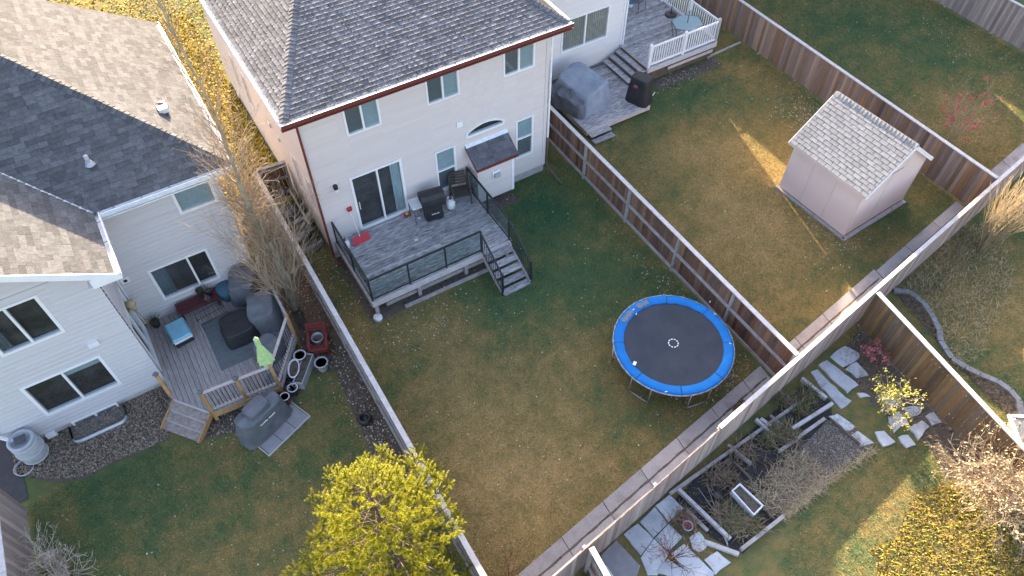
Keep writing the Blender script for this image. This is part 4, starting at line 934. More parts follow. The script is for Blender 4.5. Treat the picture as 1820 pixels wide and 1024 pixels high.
m = MB().prism([(q[0] * .97 - .02, q[1] + .12) for q in dp[1:5]] + [(.9, 16.9), (-2.8, 16.9)], .02, LD - .05); m.build('under_frame', 'bark_dark', ld)
posts = [(-2.84, 14.16), (-1.97, 12.97), (-1.01, 12.90), (-.07, 12.82), (.93, 14.22)]; LT = LD + .98
for i, (a, b) in enumerate(posts):
    beam('post', 'cedar', ld, (a, b, .05), (a, b, LT + .04), .095, .095, (1, 0, 0))
    if i < 3: MB().lathe([(.085, LT + .04), (.085, LT + .09), (.06, LT + .12), (.02, LT + .15)], (a, b, 0), 4).build('post_cap', 'cover_grey', ld)
def lrail(p, q, mt='rail_pink'):
    d = Vector((q[0] - p[0], q[1] - p[1], 0)); L_ = d.length; d.normalize(); a, b = Vector((*p, 0)) + d * .05, Vector((*q, 0)) - d * .05
    for z, h in ((LT, .04), (LD + .12, .05)): beam('rail', mt, ld, (a.x, a.y, z), (b.x, b.y, z), .075, h)
    n = int(L_ / .115)
    for i in range(1, n):
        c = a.lerp(b, i / n); beam('baluster', 'black_metal', ld, (c.x, c.y, LD + .13), (c.x, c.y, LT - .02), .018, .018, (1, 0, 0))
for i in range(1, 4): lrail(posts[i], posts[i + 1])
lrail(posts[4], (.93, 16.9), 'fence_rail')
e0, e1 = Vector((-2.80, 13.97, 0)), Vector((-2.02, 12.99, 0)); ed = (e1 - e0).normalized(); eo = Vector((ed.y, -ed.x, 0)); eo = eo if eo.x < 0 else -eo
for i in range(3):
    z = LD - .15 * (i + 1) + .02; c = (e0 + e1) / 2 + eo * (.14 + .25 * i); m = Matrix.Translation((c.x, c.y, z)) @ Matrix.Rotation(math.atan2(ed.y, ed.x), 4, 'Z') @ Matrix.Diagonal((1.25, .27, .04, 1)); link('stair_tread', cube('step_wood'), ld, m)
    c2 = (e0 + e1) / 2 + eo * (.02 + .25 * i); m = Matrix.Translation((c2.x, c2.y, z + .055)) @ Matrix.Rotation(math.atan2(ed.y, ed.x), 4, 'Z') @ Matrix.Diagonal((1.2, .025, .11, 1)); link('stair_riser', cube('fence_cap'), ld, m)
for s in (-.62, .62):
    a = (e0 + e1) / 2 + ed * s; b = a + eo * .78; beam('stringer', 'cedar', ld, (a.x, a.y, LD - .14), (b.x, b.y, .02), .045, .2)
rug = thing('outdoor_rug', 'striped blue-grey outdoor rug under the black square table cover', 'rug', (-.4, 15.2, LD))
m = MB()
for i in range(22): y0_ = 14.12 + i * .09; m.bx(-1.34, .62, y0_, y0_ + .086, LD + .004, LD + .012 + .003 * (i % 2))
m.build('stripe', 'rug', rug)
def at(px_, py_, z): q = G(px_, py_, z); return (q.x, q.y, z)
# furniture on it
covered('covered_table', 'low square fire table under a black cover on the blue-grey rug', 'covered table', (-.42, 15.15, LD + .015), 1.02, 1.05, .52, .02, 'cover_black', 21, top=.9, e=6, fold=.012)
covered('covered_armchair', 'grey covered armchair nearest the house wall, standing in the deck corner', 'covered chair', (.26, 16.42, LD), .98, .95, .92, -.45, 'cover_grey', 22, crump=.028, top=.84, e=6, fold=.03, slump=.10)
covered('covered_armchair', 'large grey covered armchair against the right deck railing', 'covered chair', (.42, 15.22, LD), .92, 1.10, .86, -.30, 'cover_grey', 23, crump=.028, top=.88, e=6, fold=.03, slump=.12)
covered('covered_stool', 'small grey covered stool in the deck angle under the folded green parasol', 'covered chair', (.10, 13.95, LD), .85, .75, .48, .5, 'cover_grey', 24, crump=.025, top=.9, e=4, fold=.03, slump=.1)
b = thing('storage_tub', 'teal round tub beside the wall at the end of the maroon bench', 'tub', (-.30, 16.74, LD)); MB().lathe([(.24, 0), (.28, .3), (.30, .42), (.28, .44), (.27, .42), (.25, .38)], (-.28, 16.70, LD), 22).build('body', 'teal_plastic', b, True); MB().lathe([(.285, .445), (.27, .46), (.05, .475)], (-.28, 16.70, LD), 22).build('lid', 'teal_plastic', b, True)
b = thing('cooler_box', 'box with pale blue lid standing on bare planks near the broom', 'cooler', (-1.98, 15.95, LD), .10); T = loc((-1.98, 15.95, LD), .1)
MB().bx(-.27, .27, -.36, .36, 0, .30, 0, T).build('body', 'pot_dark', b)
m = MB(); m.add([T(-.30, -.39, .30), T(.30, -.39, .30), T(.30, .39, .30), T(-.30, .39, .30), T(-.25, -.34, .37), T(.25, -.34, .37), T(.25, .34, .37), T(-.25, .34, .37)], MB.BF); m.build('lid', 'blue_plastic', b)
MB().bx(-.27, .27, -.415, -.39, .24, .32, 0, T).build('latch', 'rubber_white', b)
b = thing('bench', 'dark maroon slatted bench against the grey house wall under the window', 'bench', (-1.18, 16.68, LD)); T = loc((-1.18, 16.66, LD), .02)
for i in range(5): MB().bx(-.62, .62, -.2 + i * .085, -.2 + i * .085 + .07, .40, .425, 0, T).build('seat_slat', 'dark_maroon', b)
for sx in (-.55, .55):
    for sy in (-.17, .17): MB().bx(sx - .03, sx + .03, sy - .03, sy + .03, 0, .40, 0, T).build('leg', 'dark_maroon', b)
MB().bx(-.52, .52, -.19, -.16, .28, .38, 0, T).build('apron', 'dark_maroon', b)
def pot(c, r, h, mat, label, name='plant_pot', soil='soil', group=None, sy=1., plant=None):
    t = thing(name, label, 'pot', c, 0, group); MB().lathe([(r * .72, 0), (r * .85, h * .4), (r, h * .92), (r * 1.08, h * .94), (r * 1.08, h), (r * .88, h), (r * .86, h * .86)], c, 20, 0, sy).build('body', mat, t, True)
    MB().lathe([(r * .87, h * .86), (.001, h * .88)], c, 20, 0, sy).build('soil', soil, t)
    return t
def stalks(name, parent, c, n, h, spread, mat, seed, r=.006, curve=.3):
    rr = random.Random(seed); m = MB()
    for i in range(n):
        a = rr.uniform(0, 6.28); q = Vector(c) + Vector((math.cos(a), math.sin(a), 0)) * rr.uniform(0, spread * .3); d = Vector((math.cos(a) * spread * rr.uniform(.2, 1), math.sin(a) * spread * rr.uniform(.2, 1), h * rr.uniform(.5, 1))); p1 = q + d * .55 + Vector((0, 0, h * curve * .3)); m.tube(q, p1, r, r * .8, 3, False); m.tube(p1, q + d, r * .8, r * .4, 3, False)
    return m.build(name, mat, parent)
t = pot((-.75, 16.68, LD + .43), .10, .2, 'pot_dark', 'dark flower pot on the right end of the maroon bench'); stalks('stems', t, (-.75, 16.68, LD + .6), 14, .22, .2, 'bark_dark', 4)
t = pot((-.98, 16.78, LD + .43), .11, .26, 'pot_dark', 'taller dark flower pot beside the window on the maroon bench'); stalks('stems', t, (-.98, 16.78, LD + .66), 14, .2, .18, 'leaf_green', 5)
t = pot((-.86, 16.46, LD + .43), .08, .15, 'dark_grey_metal', 'smallest dark flower pot at the front edge of the maroon bench'); stalks('stems', t, (-.86, 16.46, LD + .56), 10, .16, .16, 'twig', 6)
b = thing('wire_stand', 'low black wire plant stand on planks in front of the bench', 'stand', (-.95, 16.05, LD)); T = loc((-.95, 16.05, LD), .15); m = MB()
for i in range(10): m.tube(T(-.42 + i * .093, -.25, .33), T(-.42 + i * .093, .25, .33), .006, .006, 4)
for y_ in (-.25, 0, .25): m.tube(T(-.44, y_, .33), T(.44, y_, .33), .008, .008, 4)
m.build('shelf', 'black_metal', b)
for sx in (-.42, .42):
    for sy in (-.24, .24): MB().tube(T(sx, sy, 0), T(sx, sy, .33), .008, .008, 5).build('leg', 'black_metal', b)
b = thing('broom', 'straw broom leaning upside down by the glass patio door', 'broom', (-2.55, 16.2, LD)); p0_, p1_ = Vector(at(272, 584, LD)), Vector((-2.76, 16.62, LD + 1.15)); MB().tube(p0_, p1_, .014, .014, 7).build('handle', 'cedar', b)
m = MB(); dd = (p1_ - p0_).normalized(); m.tube(p1_ - dd * .05, p1_ + dd * .22, .05, .15, 10); m.tube(p1_ + dd * .22, p1_ + dd * .34, .15, .12, 10); m.build('bristles', 'straw', b, True)
t = pot((-2.52, 16.72, LD), .14, .22, 'pot_dark', 'dark plant pot in the corner below the straw broom'); stalks('stems', t, (-2.52, 16.72, LD + .2), 30, .3, .3, 'leaf_green', 9)
# folded parasol
u0 = Vector((-.10, 13.08, LD)); b = thing('folded_parasol', 'folded lime-green parasol at the front deck railing', 'parasol', u0); MB().tube(u0, u0 + Vector((0, 0, 2.05)), .02, .02, 8).build('pole', 'white_paint', b)
m = MB(); N = 16; prof = [(.03, 2.08), (.07, 2.02), (.075, 1.8), (.06, 1.68), (.10, 1.5), (.14, 1.25), (.19, 1.02)]; vs = []
for i, (r_, z) in enumerate(prof):
    for k in range(N): a = k * 2 * math.pi / N; q = r_ * (1 + .32 * (k % 2) * (i / 6)); vs.append((u0.x + q * math.cos(a), u0.y + q * math.sin(a), u0.z + z - (.10 * (k % 2) if i == 6 else 0)))
m.add(vs, [(i * N + k, i * N + (k + 1) % N, (i + 1) * N + (k + 1) % N, (i + 1) * N + k) for i in range(6) for k in range(N)]); m.build('canopy', 'lime_cloth', b)
MB().lathe([(.02, 2.06), (.03, 2.1), (.001, 2.15)], u0, 10).build('finial', 'white_paint', b); MB().lathe([(.24, 0), (.24, .05), (.06, .09)], u0, 18).build('base', 'cover_grey', b)
# covered barbecue on pavers in front of the deck
bz = R(22); bc = (-.86, 12.08, .03)
g = thing('covered_barbecue', 'large dark grey covered barbecue on pavers in front of the angled deck', 'barbecue', bc, bz)
cover(MB(), bc, 1.62, .78, 1.06, bz, .84, 4, .022, 9, 31, n=64, ridge=.16, crump=.03).build('cover', 'cover_grey', g, True); T = loc(bc, bz)
cover(MB(), (bc[0], bc[1], .78), .82, .56, .42, bz, .85, 5, .01, 7, 33, ridge=.1).build('hood', 'cover_grey', g, True)
mark(g, lambda x, y, z: T(x, y - (z - .74) * -.2, z), -.24, .74, 9, .055, .05, y=-.375)
pv = thing('paver_pad', 'row of three grey pavers with a pale edging under the covered barbecue', 'pavers', (-.5, 11.5, 0), bz); T = loc((-.55, 11.80, 0), bz)
for i in range(3): MB().bx(-.72 + i * .49, -.72 + i * .49 + .475, -.40, .35, 0, .045, 0, T).build('paver', 'paver_grey', pv)
MB().bx(-.77, .78, -.43, -.41, 0, .06, 0, T).build('edging', 'fence_cap', pv); MB().bx(-.77, -.745, -.41, .35, 0, .06, 0, T).build('edging', 'fence_cap', pv); MB().bx(.755, .78, -.41, .35, 0, .06, 0, T).build('edging', 'fence_cap', pv)
# planters beside the deck
ch_ = at(574, 610, .35); t = thing('wooden_planter_chair', 'red wooden chair frame holding a grey pot beside the fence', 'planter', (1.48, 13.75, 0), -.35); T = loc((1.48, 13.72, 0), -.35)
for sx in (-.26, .26):
    for sy in (-.28, .28): MB().bx(sx - .035, sx + .035, sy - .03, sy + .03, 0, .62 if sy < 0 else .95, 0, T).build('leg', 'brick_red', t)
    MB().bx(sx - .04, sx + .04, -.34, .32, .60, .635, 0, T).build('armrest', 'brick_red', t)
for sy in (-.28, -.17, .2, .3): MB().bx(-.30, .30, sy - .045, sy + .045, .38, .41, 0, T).build('seat_slat', 'brick_red', t)
for z in (.68, .80, .92): MB().bx(-.30, .30, .27, .30, z - .045, z + .045, 0, T).build('back_slat', 'brick_red', t)
MB().bx(-.3, .3, -.31, -.28, .2, .36, 0, T).build('front_panel', 'brick_red', t)
p = T(0, .02, .36); MB().lathe([(.12, 0), (.17, .2), (.19, .22), (.17, .24), (.15, .2), (.15, .12)], p, 20).build('pot', 'galvanised', t, True); MB().lathe([(.15, .14), (.001, .15)], p, 16).build('soil', 'soil', t)
for a, b, r_, h, mt, lb in ((533, 632, .17, .40, 'pot_dark', 'dark urn with pale rim standing beside the deck angle, farthest of the planters'), (571, 645, .19, .38, 'grey_plastic', 'ribbed grey pot standing below the red wooden chair planter'), (520, 690, .14, .36, 'pot_dark', 'white-flecked dark pot near the deck corner post'), (506, 706, .13, .42, 'glaze_red', 'glazed dark red pot with white rim beside the covered barbecue')):
    q = G(a, b, h * .9); t = pot((q.x, q.y, 0), r_, h, mt, lb, 'garden_pot')
    if mt in ('pot_dark', 'glaze_red', 'grey_plastic'): MB().lathe([(r_ * 1.10, h * .95), (r_ * 1.12, h * 1.0), (r_ * .95, h * 1.02), (r_ * .86, h * .95)], (q.x, q.y, 0), 20).build('rim', 'white_paint' if mt != 'grey_plastic' else 'grey_plastic', t, True)
    if a == 520: stalks('stems', t, (q.x, q.y, h * .8), 16, .14, .2, 'white_paint', 12)
q = G(522, 655, .36); t = thing('oval_planter', 'dark oval planter with a white rim among the deck-side pots', 'planter', (q.x, q.y, 0), 1.15)
m = MB(); m2 = MB(); cs, sn = math.cos(1.15), math.sin(1.15)
def oval(mb, prof):
    N = 28; vs = []
    for r_, z in prof:
        for k in range(N):
            a = k * 2 * math.pi / N; x_, y_ = (r_ + .16) * math.cos(a), r_ * math.sin(a); vs.append((q.x + x_ * cs - y_ * sn, q.y + x_ * sn + y_ * cs, z))
    mb.add(vs, [(i * N + k, i * N + (k + 1) % N, (i + 1) * N + (k + 1) % N, (i + 1) * N + k) for i in range(len(prof) - 1) for k in range(N)])
oval(m, [(.10, 0), (.15, .2), (.17, .36)]); m.build('body', 'pot_dark', t, True); oval(m2, [(.17, .35), (.18, .385), (.14, .39), (.13, .33)]); m2.build('rim', 'white_paint', t, True); m = MB(); oval(m, [(.135, .34), (.001, .345)]); m.build('soil', 'soil', t)
q0, q1 = G(545, 640, .2), G(530, 680, .2); t = thing('trough_planter', 'long dark trough planter with pale ends beside the oval planter', 'planter', (q0.x, q0.y, 0)); d = Vector((q1.x - q0.x, q1.y - q0.y, 0)); a = math.atan2(d.y, d.x); c = ((q0.x + q1.x) / 2 + .05, (q0.y + q1.y) / 2, 0); T = loc(c, a)
m = MB(); L_ = .52
for x0_, x1_, y0_, y1_ in ((-L_, L_, -.15, -.12), (-L_, L_, .12, .15), (-L_, -L_ + .03, -.12, .12), (L_ - .03, L_, -.12, .12)): m.bx(x0_, x1_, y0_, y1_, 0, .34, 0, T)
m.build('body', 'grey_plastic', t); MB().bx(-L_ + .03, L_ - .03, -.12, .12, .05, .29, 0, T).build('soil', 'soil', t)
# rain barrel, window well
q = G(68, 815, 0); rc = (q.x, q.y + .12, 0); t = thing('rain_barrel', 'grey rain barrel under the downspout at the house corner', 'barrel', rc)
MB().lathe([(.27, 0), (.32, .06), (.36, .4), (.36, .52), (.32, .80), (.30, .86), (.34, .88), (.34, .93), (.26, .94), (.25, .86), (.001, .85)], rc, 26).build('body', 'barrel_grey', t, True)
for z in (.10, .45, .78): MB().lathe([(.33 if z < .2 else .365 if z < .6 else .33, z - .02), (.345 if z < .2 else .378 if z < .6 else .345, z), (.33 if z < .2 else .365 if z < .6 else .33, z + .02)], rc, 26).build('hoop', 'barrel_grey', t, True)
MB().bx(rc[0] - .14, rc[0] + .14, rc[1] - .12, rc[1] + .12, .935, .955).build('inlet_screen', 'dark_grey_metal', t)
wx0, wx1 = bw0 - .02, bw1 + .05; t = thing('window_well', 'galvanised window well at the foot of the grey house wall', 'window well', ((wx0 + wx1) / 2, LB - .3, 0)); N = 20; vs = []
for k in range(N + 1):
    a = math.pi * k / N; xx, yy = (wx0 + wx1) / 2 - (wx1 - wx0) / 2 * max(-1, min(1, 1.25 * math.cos(a))), LB - .03 - .62 * min(1, 1.35 * math.sin(a)) ; vs += [(xx, yy, -.02), (xx, yy, .16), (xx * 1.0, yy - .03, .17), (xx, yy - .035, -.02)]
m = MB(); m.add(vs, [(k * 4 + j, k * 4 + j + 1, k * 4 + j + 5, k * 4 + j + 4) for k in range(N) for j in range(3)]); m.build('liner', 'galvanised', t, True)
MB().add([(vs[4 * k][0], vs[4 * k][1] + .01, .022) for k in range(N + 1)], [tuple(range(N + 1))]).build('gravel_floor', 'gravel', t)
hs = MB(); pts = [(rc[0] - .35 + .22 * math.cos(k * .5) * (1 + k * .006), rc[1] - .25 + .25 * math.sin(k * .5), .03 + .002 * k) for k in range(34)]; hs.path(pts, .012, 5); tag(hs.build('garden_hose', 'table_grey'), 'coiled pale garden hose beside the rain barrel', 'hose')

# ------------------------------------------------------------------ right house: decks and furniture
lo_ = thing('lower_deck', 'low grey timber platform with the blue-grey covered furniture behind the cream house', 'deck', (14, 17.6, 0)); Z = .32
ya = 17.55; n = 22; x_l, x_r = 13.95, 16.95
for i in range(n):
    y = ya + (i + .5) * .142
    piece('plank', 'deck_grey', lo_, ((x_l + x_r) / 2, y, Z - .018), (x_r - x_l, .133, .036))
piece('rim_joist', 'rail_pink', lo_, ((x_l + x_r) / 2, ya - .022, Z - .10), (x_r - x_l + .05, .04, .2)); piece('rim_joist', 'fence_rail', lo_, (x_l - .022, ya + 1.55, Z - .1), (.04, 3.1, .2)); piece('rim_joist', 'fence_rail', lo_, (x_r + .022, ya + 1.55, Z - .1), (.04, 3.1, .2))
for i in range(2): piece('stair_tread', 'deck_grey', lo_, (14.45, ya - .17 - .27 * i, Z - .12 - .13 * i), (.95, .26, .045)); piece('stair_riser', 'fence_rail', lo_, (14.45, ya - .10 - .27 * i, Z - .15 - .12 * i), (.9, .03, .10))
ud = thing('upper_deck', 'raised grey deck with white picket railing beside the cream house', 'deck', (18, 19, 0)); UZ = .82
n = 40
for i in range(n):
    y = 18.98 + (i + .5) * .14
    piece('plank', 'deck_grey', ud, (19.7, y, UZ - .018), (3.6 if y > 20.9 - .0 else 3.6, .131, .036)) if y < 24.55 else None
piece('rim_joist', 'fence_cap', ud, (19.7, 18.95, UZ - .11), (3.64, .04, .22)); piece('rim_joist', 'fence_rail', ud, (21.52, 21.7, UZ - .11), (.04, 5.5, .22)); piece('rim_joist', 'fence_rail', ud, (17.88, 19.95, UZ - .11), (.04, 1.9, .22))
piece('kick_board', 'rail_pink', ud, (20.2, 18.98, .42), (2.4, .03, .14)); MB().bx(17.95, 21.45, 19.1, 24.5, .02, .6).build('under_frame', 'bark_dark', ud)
def wrail(p, q, k):
    p = Vector((*p, 0)); q = Vector((*q, 0))
    for i in range(k + 1):
        c = p.lerp(q, i / k); beam('post', 'vinyl_white', ud, (c.x, c.y, UZ - .15), (c.x, c.y, UZ + 1.0), .10, .10, (1, 0, 0)); MB().lathe([(.085, UZ + 1.0), (.085, UZ + 1.03), (.02, UZ + 1.09)], (c.x, c.y, 0), 4).build('post_cap', 'vinyl_white', ud)
        if i < k:
            e = p.lerp(q, (i + 1) / k); L_ = (e - c).length
            for z in (UZ + .93, UZ + .10): beam('rail', 'vinyl_white', ud, (c.x, c.y, z), (e.x, e.y, z), .05, .07)
            nb = int(L_ / .125)
            for j in range(1, nb): f = c.lerp(e, j / nb); beam('baluster', 'vinyl_white', ud, (f.x, f.y, UZ + .13), (f.x, f.y, UZ + .90), .034, .034, (1, 0, 0))
wrail((17.93, 19.02), (21.46, 19.02), 2); wrail((21.46, 19.02), (21.46, 24.4), 3)
for i in range(3): piece('stair_tread', 'deck_grey', ud, (17.72 - .30 * i, 19.88, UZ - .13 * (i + 1)), (.29, 1.75, .045)); piece('stair_riser', 'bark_dark', ud, (17.84 - .30 * i, 19.88, UZ - .07 - .13 * i), (.02, 1.7, .10))
covered('covered_sofa', 'big furniture pile under a crumpled blue-grey tarpaulin on the lower platform', 'covered sofa', (14.95, 19.35, Z), 1.75, 2.15, .86, .25, 'cover_blue', 41, top=.82, e=6, fold=.06, nf=5, n=84, slump=.16, crump=.03)
t = thing('covered_bench', 'dark covered seat against the blue-grey tarpaulin beside the fence', 'covered chair', (14.1, 19.2, Z), .25); cover(MB(), (14.12, 19.05, Z), .65, 1.7, .62, .3, .8, 3.5, .05, 7, 44, slump=.2, crump=.08).build('cover', 'cover_grey', t, True)
bc = (16.78, 18.02, Z); g = thing('covered_grill', 'tall black covered grill with a red emblem at the platform edge', 'grill', bc, .5); cover(MB(), bc, .72, 1.0, 1.12, .35, .80, 4.5, .018, 9, 51, ridge=.0).build('cover', 'cover_black', g, True)
T = loc(bc, .35); MB().bx(-.375, -.365, -.05, .12, .80, .88, 0, T).build('emblem', 'logo_red', g); mark(g, lambda x, y, z: T(-.385 + y * .0, x, z), -.03, .89, 4, .03, .03, y=0)
MB().tube(T(.1, -.52, .42), T(.3, -.50, .44), .015, .015, 6).build('strap', 'rubber_white', g)
tcx = G(1222, 40, UZ + .72); t = thing('patio_table', 'hexagonal glass patio table inside the white railing', 'table', (tcx.x, tcx.y, UZ)); N = 6
hexp = [(tcx.x + .62 * math.cos(k * math.pi / 3 + .2) * 1.15, tcx.y + .62 * math.sin(k * math.pi / 3 + .2)) for k in range(N)]
MB().prism(hexp, UZ + .70, UZ + .708).build('glass_top', 'table_glass', t); m = MB(); m.path([(*p, UZ + .70) for p in hexp + hexp[:1]], .018, 6); m.build('rim', 'dark_grey_metal', t)
for k in range(0, 6, 1):
    if k % 3 != 1: MB().tube((*hexp[k], UZ + .69), (tcx.x + (hexp[k][0] - tcx.x) * .7, tcx.y + (hexp[k][1] - tcx.y) * .7, UZ), .016, .016, 6).build('leg', 'dark_grey_metal', t)
t = thing('parasol_pole', 'thin dark parasol pole standing through the glass patio table', 'parasol pole', (tcx.x, tcx.y, UZ)); MB().tube((tcx.x, tcx.y, UZ), (tcx.x, tcx.y, UZ + 1.25), .018, .018, 8).build('pole', 'dark_grey_metal', t); MB().lathe([(.2, 0), (.2, .04), (.03, .07)], (tcx.x, tcx.y, UZ), 14).build('foot', 'dark_grey_metal', t)
q = G(1192, 27, UZ); t = thing('parasol_stand', 'round black parasol base on the raised grey deck', 'parasol base', (q.x, q.y, UZ)); MB().lathe([(.26, 0), (.26, .04), (.2, .07), (.04, .09)], (q.x, q.y, UZ), 22).build('plate', 'pot_dark', t, True); MB().tube((q.x, q.y, UZ + .08), (q.x, q.y, UZ + .42), .025, .025, 10).build('tube', 'pot_dark', t)
q = G(1136, 20, UZ); c = (q.x, q.y + .2, UZ); T = loc(c, .3); t = thing('sling_chair', 'dark sling chair at the top edge of the raised deck', 'chair', c, .3)
m = MB(); m.add([T(-.25, -.25, .42), T(.25, -.25, .42), T(.25, .22, .38), T(-.25, .22, .38), T(.25, .40, .95), T(-.25, .40, .95)], [(0, 1, 2, 3), (3, 2, 4, 5)]); m.build('sling', 'cover_grey', t)
for sx in (-.27, .27): MB().path([T(sx, -.28, 0), T(sx, -.24, .6), T(sx, .26, .6), T(sx, .42, .97)], .016, 6).build('frame', 'dark_grey_metal', t); MB().tube(T(sx, .3, .6), T(sx, .36, 0), .016, .016, 6).build('leg', 'dark_grey_metal', t)
q = G(1120, 12, UZ); t = thing('bucket', 'blue and white bucket beside the sling chair', 'bucket', (q.x, q.y, UZ)); MB().lathe([(.12, 0), (.15, .2)], (q.x, q.y, UZ), 18).build('lower_band', 'white_plastic', t, True); MB().lathe([(.15, .2), (.165, .34), (.15, .34), (.13, .1), (.001, .1)], (q.x, q.y, UZ), 18).build('upper_band', 'blue_bucket', t, True)
piece('kerb_edging', 'concrete', None, ((21.3 + 23.3) / 2, 19.15, .03), (2.0, .10, .06), .05)
tag(bpy.data.objects['kerb_edging'], 'thin concrete edging strip between the white railing and the orange fence', 'edging')
# ------------------------------------------------------------------ south gardens: stones, timbers, beds
def zr(ox, oy, sc): return lambda *p: [(ox + a / sc, oy + b / sc) for a, b in p]
A_, B_, C_, D_ = zr(1440, 440, 3.2), zr(1440, 700, 3.16), zr(960, 720, 3.368), zr(1180, 640, 2.666)
stones = [A_((110, 620), (190, 560), (285, 608), (272, 642), (185, 682)), A_((200, 692), (262, 650), (330, 728), (262, 742)), A_((42, 672), (90, 640), (272, 785), (212, 832)), A_((0, 708), (35, 694), (190, 850), (236, 880), (172, 922), (60, 800)),
    B_((105, 132), (150, 112), (246, 188), (206, 222)), B_((228, 236), (266, 212), (350, 278), (282, 298)), B_((360, 222), (415, 214), (480, 276), (402, 300)), B_((434, 136), (500, 104), (550, 168), (512, 185), (470, 226)), B_((508, 76), (640, 74), (620, 110), (570, 136)),
    B_((555, 198), (620, 150), (662, 188), (608, 266)), B_((645, 126), (690, 104), (736, 164), (682, 182)), B_((494, 246), (540, 230), (586, 288), (532, 306)), B_((372, 16), (440, 4), (512, 50), (452, 82)), B_((262, 0), (300, -4), (330, 18), (282, 22))]
fp = kind(MB().add([(0, 0, -.02), (.01, 0, -.02), (0, .01, -.02)], [(0, 1, 2)]).build('stepping_stone_path', 'soil'), 'structure')
fp.location = (14.4, 3.6, 0); PINV[fp.name] = Matrix.Translation((-14.4, -3.6, 0))
def stone(poly, parent, mat='flagstone', z=.05, jag=.025, name='flagstone'):
    q = [G(a, b, 0) for a, b in poly]; pts = []
    for p, r_ in zip(q, q[1:] + q[:1]):
        n_ = max(2, int((r_ - p).length / .16))
        for i in range(n_): c = p.lerp(r_, i / n_); pts.append((c.x + rng.uniform(-jag, jag), c.y + rng.uniform(-jag, jag)))
    cx, cy = sum(p[0] for p in pts) / len(pts), sum(p[1] for p in pts) / len(pts); m = MB(); n_ = len(pts); zz = z + rng.uniform(-.008, .012)
    m.add([(*p, -.01) for p in pts] + [(*p, zz - .015) for p in pts] + [(cx + (p[0] - cx) * .965, cy + (p[1] - cy) * .965, zz) for p in pts] + [(cx, cy, zz + .002)], [(k, (k + 1) % n_, n_ + (k + 1) % n_, n_ + k) for k in range(n_)] + [(n_ + k, n_ + (k + 1) % n_, 2 * n_ + (k + 1) % n_, 2 * n_ + k) for k in range(n_)] + [(2 * n_ + k, 2 * n_ + (k + 1) % n_, 3 * n_) for k in range(n_)])
    a = sum(p[0] * q2[1] - q2[0] * p[1] for p, q2 in zip(pts, pts[1:] + pts[:1]))
    if a < 0: m.f = [f_[::-1] for f_ in m.f]
    m.build(name, mat, parent)
for s in stones: stone(s, fp)
pt = kind(MB().add([(0, 0, -.02), (.01, 0, -.02), (0, .01, -.02)], [(0, 1, 2)]).build('slab_patio', 'soil'), 'structure'); pt.location = (7, 3.3, 0); PINV[pt.name] = Matrix.Translation((-7, -3.3, 0))
for s in (C_((690, 606), (772, 540), (858, 622), (768, 702)), C_((596, 700), (684, 612), (764, 708), (680, 796)), C_((500, 776), (584, 708), (676, 800), (602, 905)), C_((684, 800), (768, 714), (850, 792), (770, 880)), C_((360, 900), (455, 812), (600, 965), (560, 1060), (420, 1100)), C_((780, 892), (858, 832), (1045, 1012), (1000, 1080), (940, 1070)), C_((600, 915), (680, 802), (770, 890), (700, 1020), (640, 1020))): stone(s, pt, 'paver_grey' if s[0][0] < 1070 else 'flagstone', .045, .008, 'patio_slab')
for s in (C_((886, 792), (950, 754), (1000, 836), (962, 884), (912, 862)), C_((975, 930), (1060, 878), (1140, 948), (1050, 1012)), C_((700, 1010), (760, 920), (900, 1020), (860, 1060))): stone(s, pt)
# bed timbers
tb = thing('raised_bed', 'collapsed timber vegetable bed with black lining beside the rear fence', 'garden bed', (10.5, 3.8, 0))
for i, (a, b, wd, h, mt) in enumerate(((((65, 620), (310, 855), .09, .16, 'fence_cap')), ((190, 866), (350, 926), .10, .12, 'fence_cap'), ((108, 718), (205, 815), .08, .10, 'fence_rail'), ((360, 905), (560, 748), .09, .16, 'fence_rail'), ((25, 640), (640, 205), .08, .13, 'fence_rail'), ((432, 288), (522, 372), .08, .14, 'fence_cap'), ((600, 336), (792, 214), .09, .16, 'fence_cap'), ((648, 96), (762, 192), .09, .16, 'fence_cap'), ((500, 268), (560, 318), .07, .1, 'fence_rail'), ((640, 366), (756, 284), .08, .12, 'fence_rail'), ((455, 284), (502, 318), .1, .1, 'fence_cap'), ((300, 408), (410, 500), .07, .12, 'fence_rail'), ((330, 490), (412, 570), .06, .1, 'bark_dark'), ((540, 440), (640, 370), .08, .12, 'fence_rail'), ((470, 700), (520, 760), .07, .1, 'bark_dark'), ((785, 285), (925, 405), .05, .10, 'bark_dark'))):
    p, q = [G(*v) for v in D_(a, b)]; beam('timber', mt, tb, (p.x, p.y, h / 2), (q.x, q.y, h / 2 + rng.uniform(-.01, .03)), wd, h)
m = MB()
for a, b in (((200, 590), (300, 880)), ((160, 610), (235, 720)), ((205, 600), (260, 700)), ((240, 730), (300, 890))):
    p, q = [G(*v) for v in D_(a, b)]; m.tube((p.x, p.y, .06), (q.x, q.y, .09), .012, .012, 5)
m.build('stake', 'steel', tb)
cs_ = [G(*v) for v in D_((310, 635), (350, 600), (462, 705), (416, 752))]; pl_ = thing('planter_box', 'long white plastic planter box lying on the vegetable bed', 'planter', tuple((cs_[0] + cs_[2]) / 2))
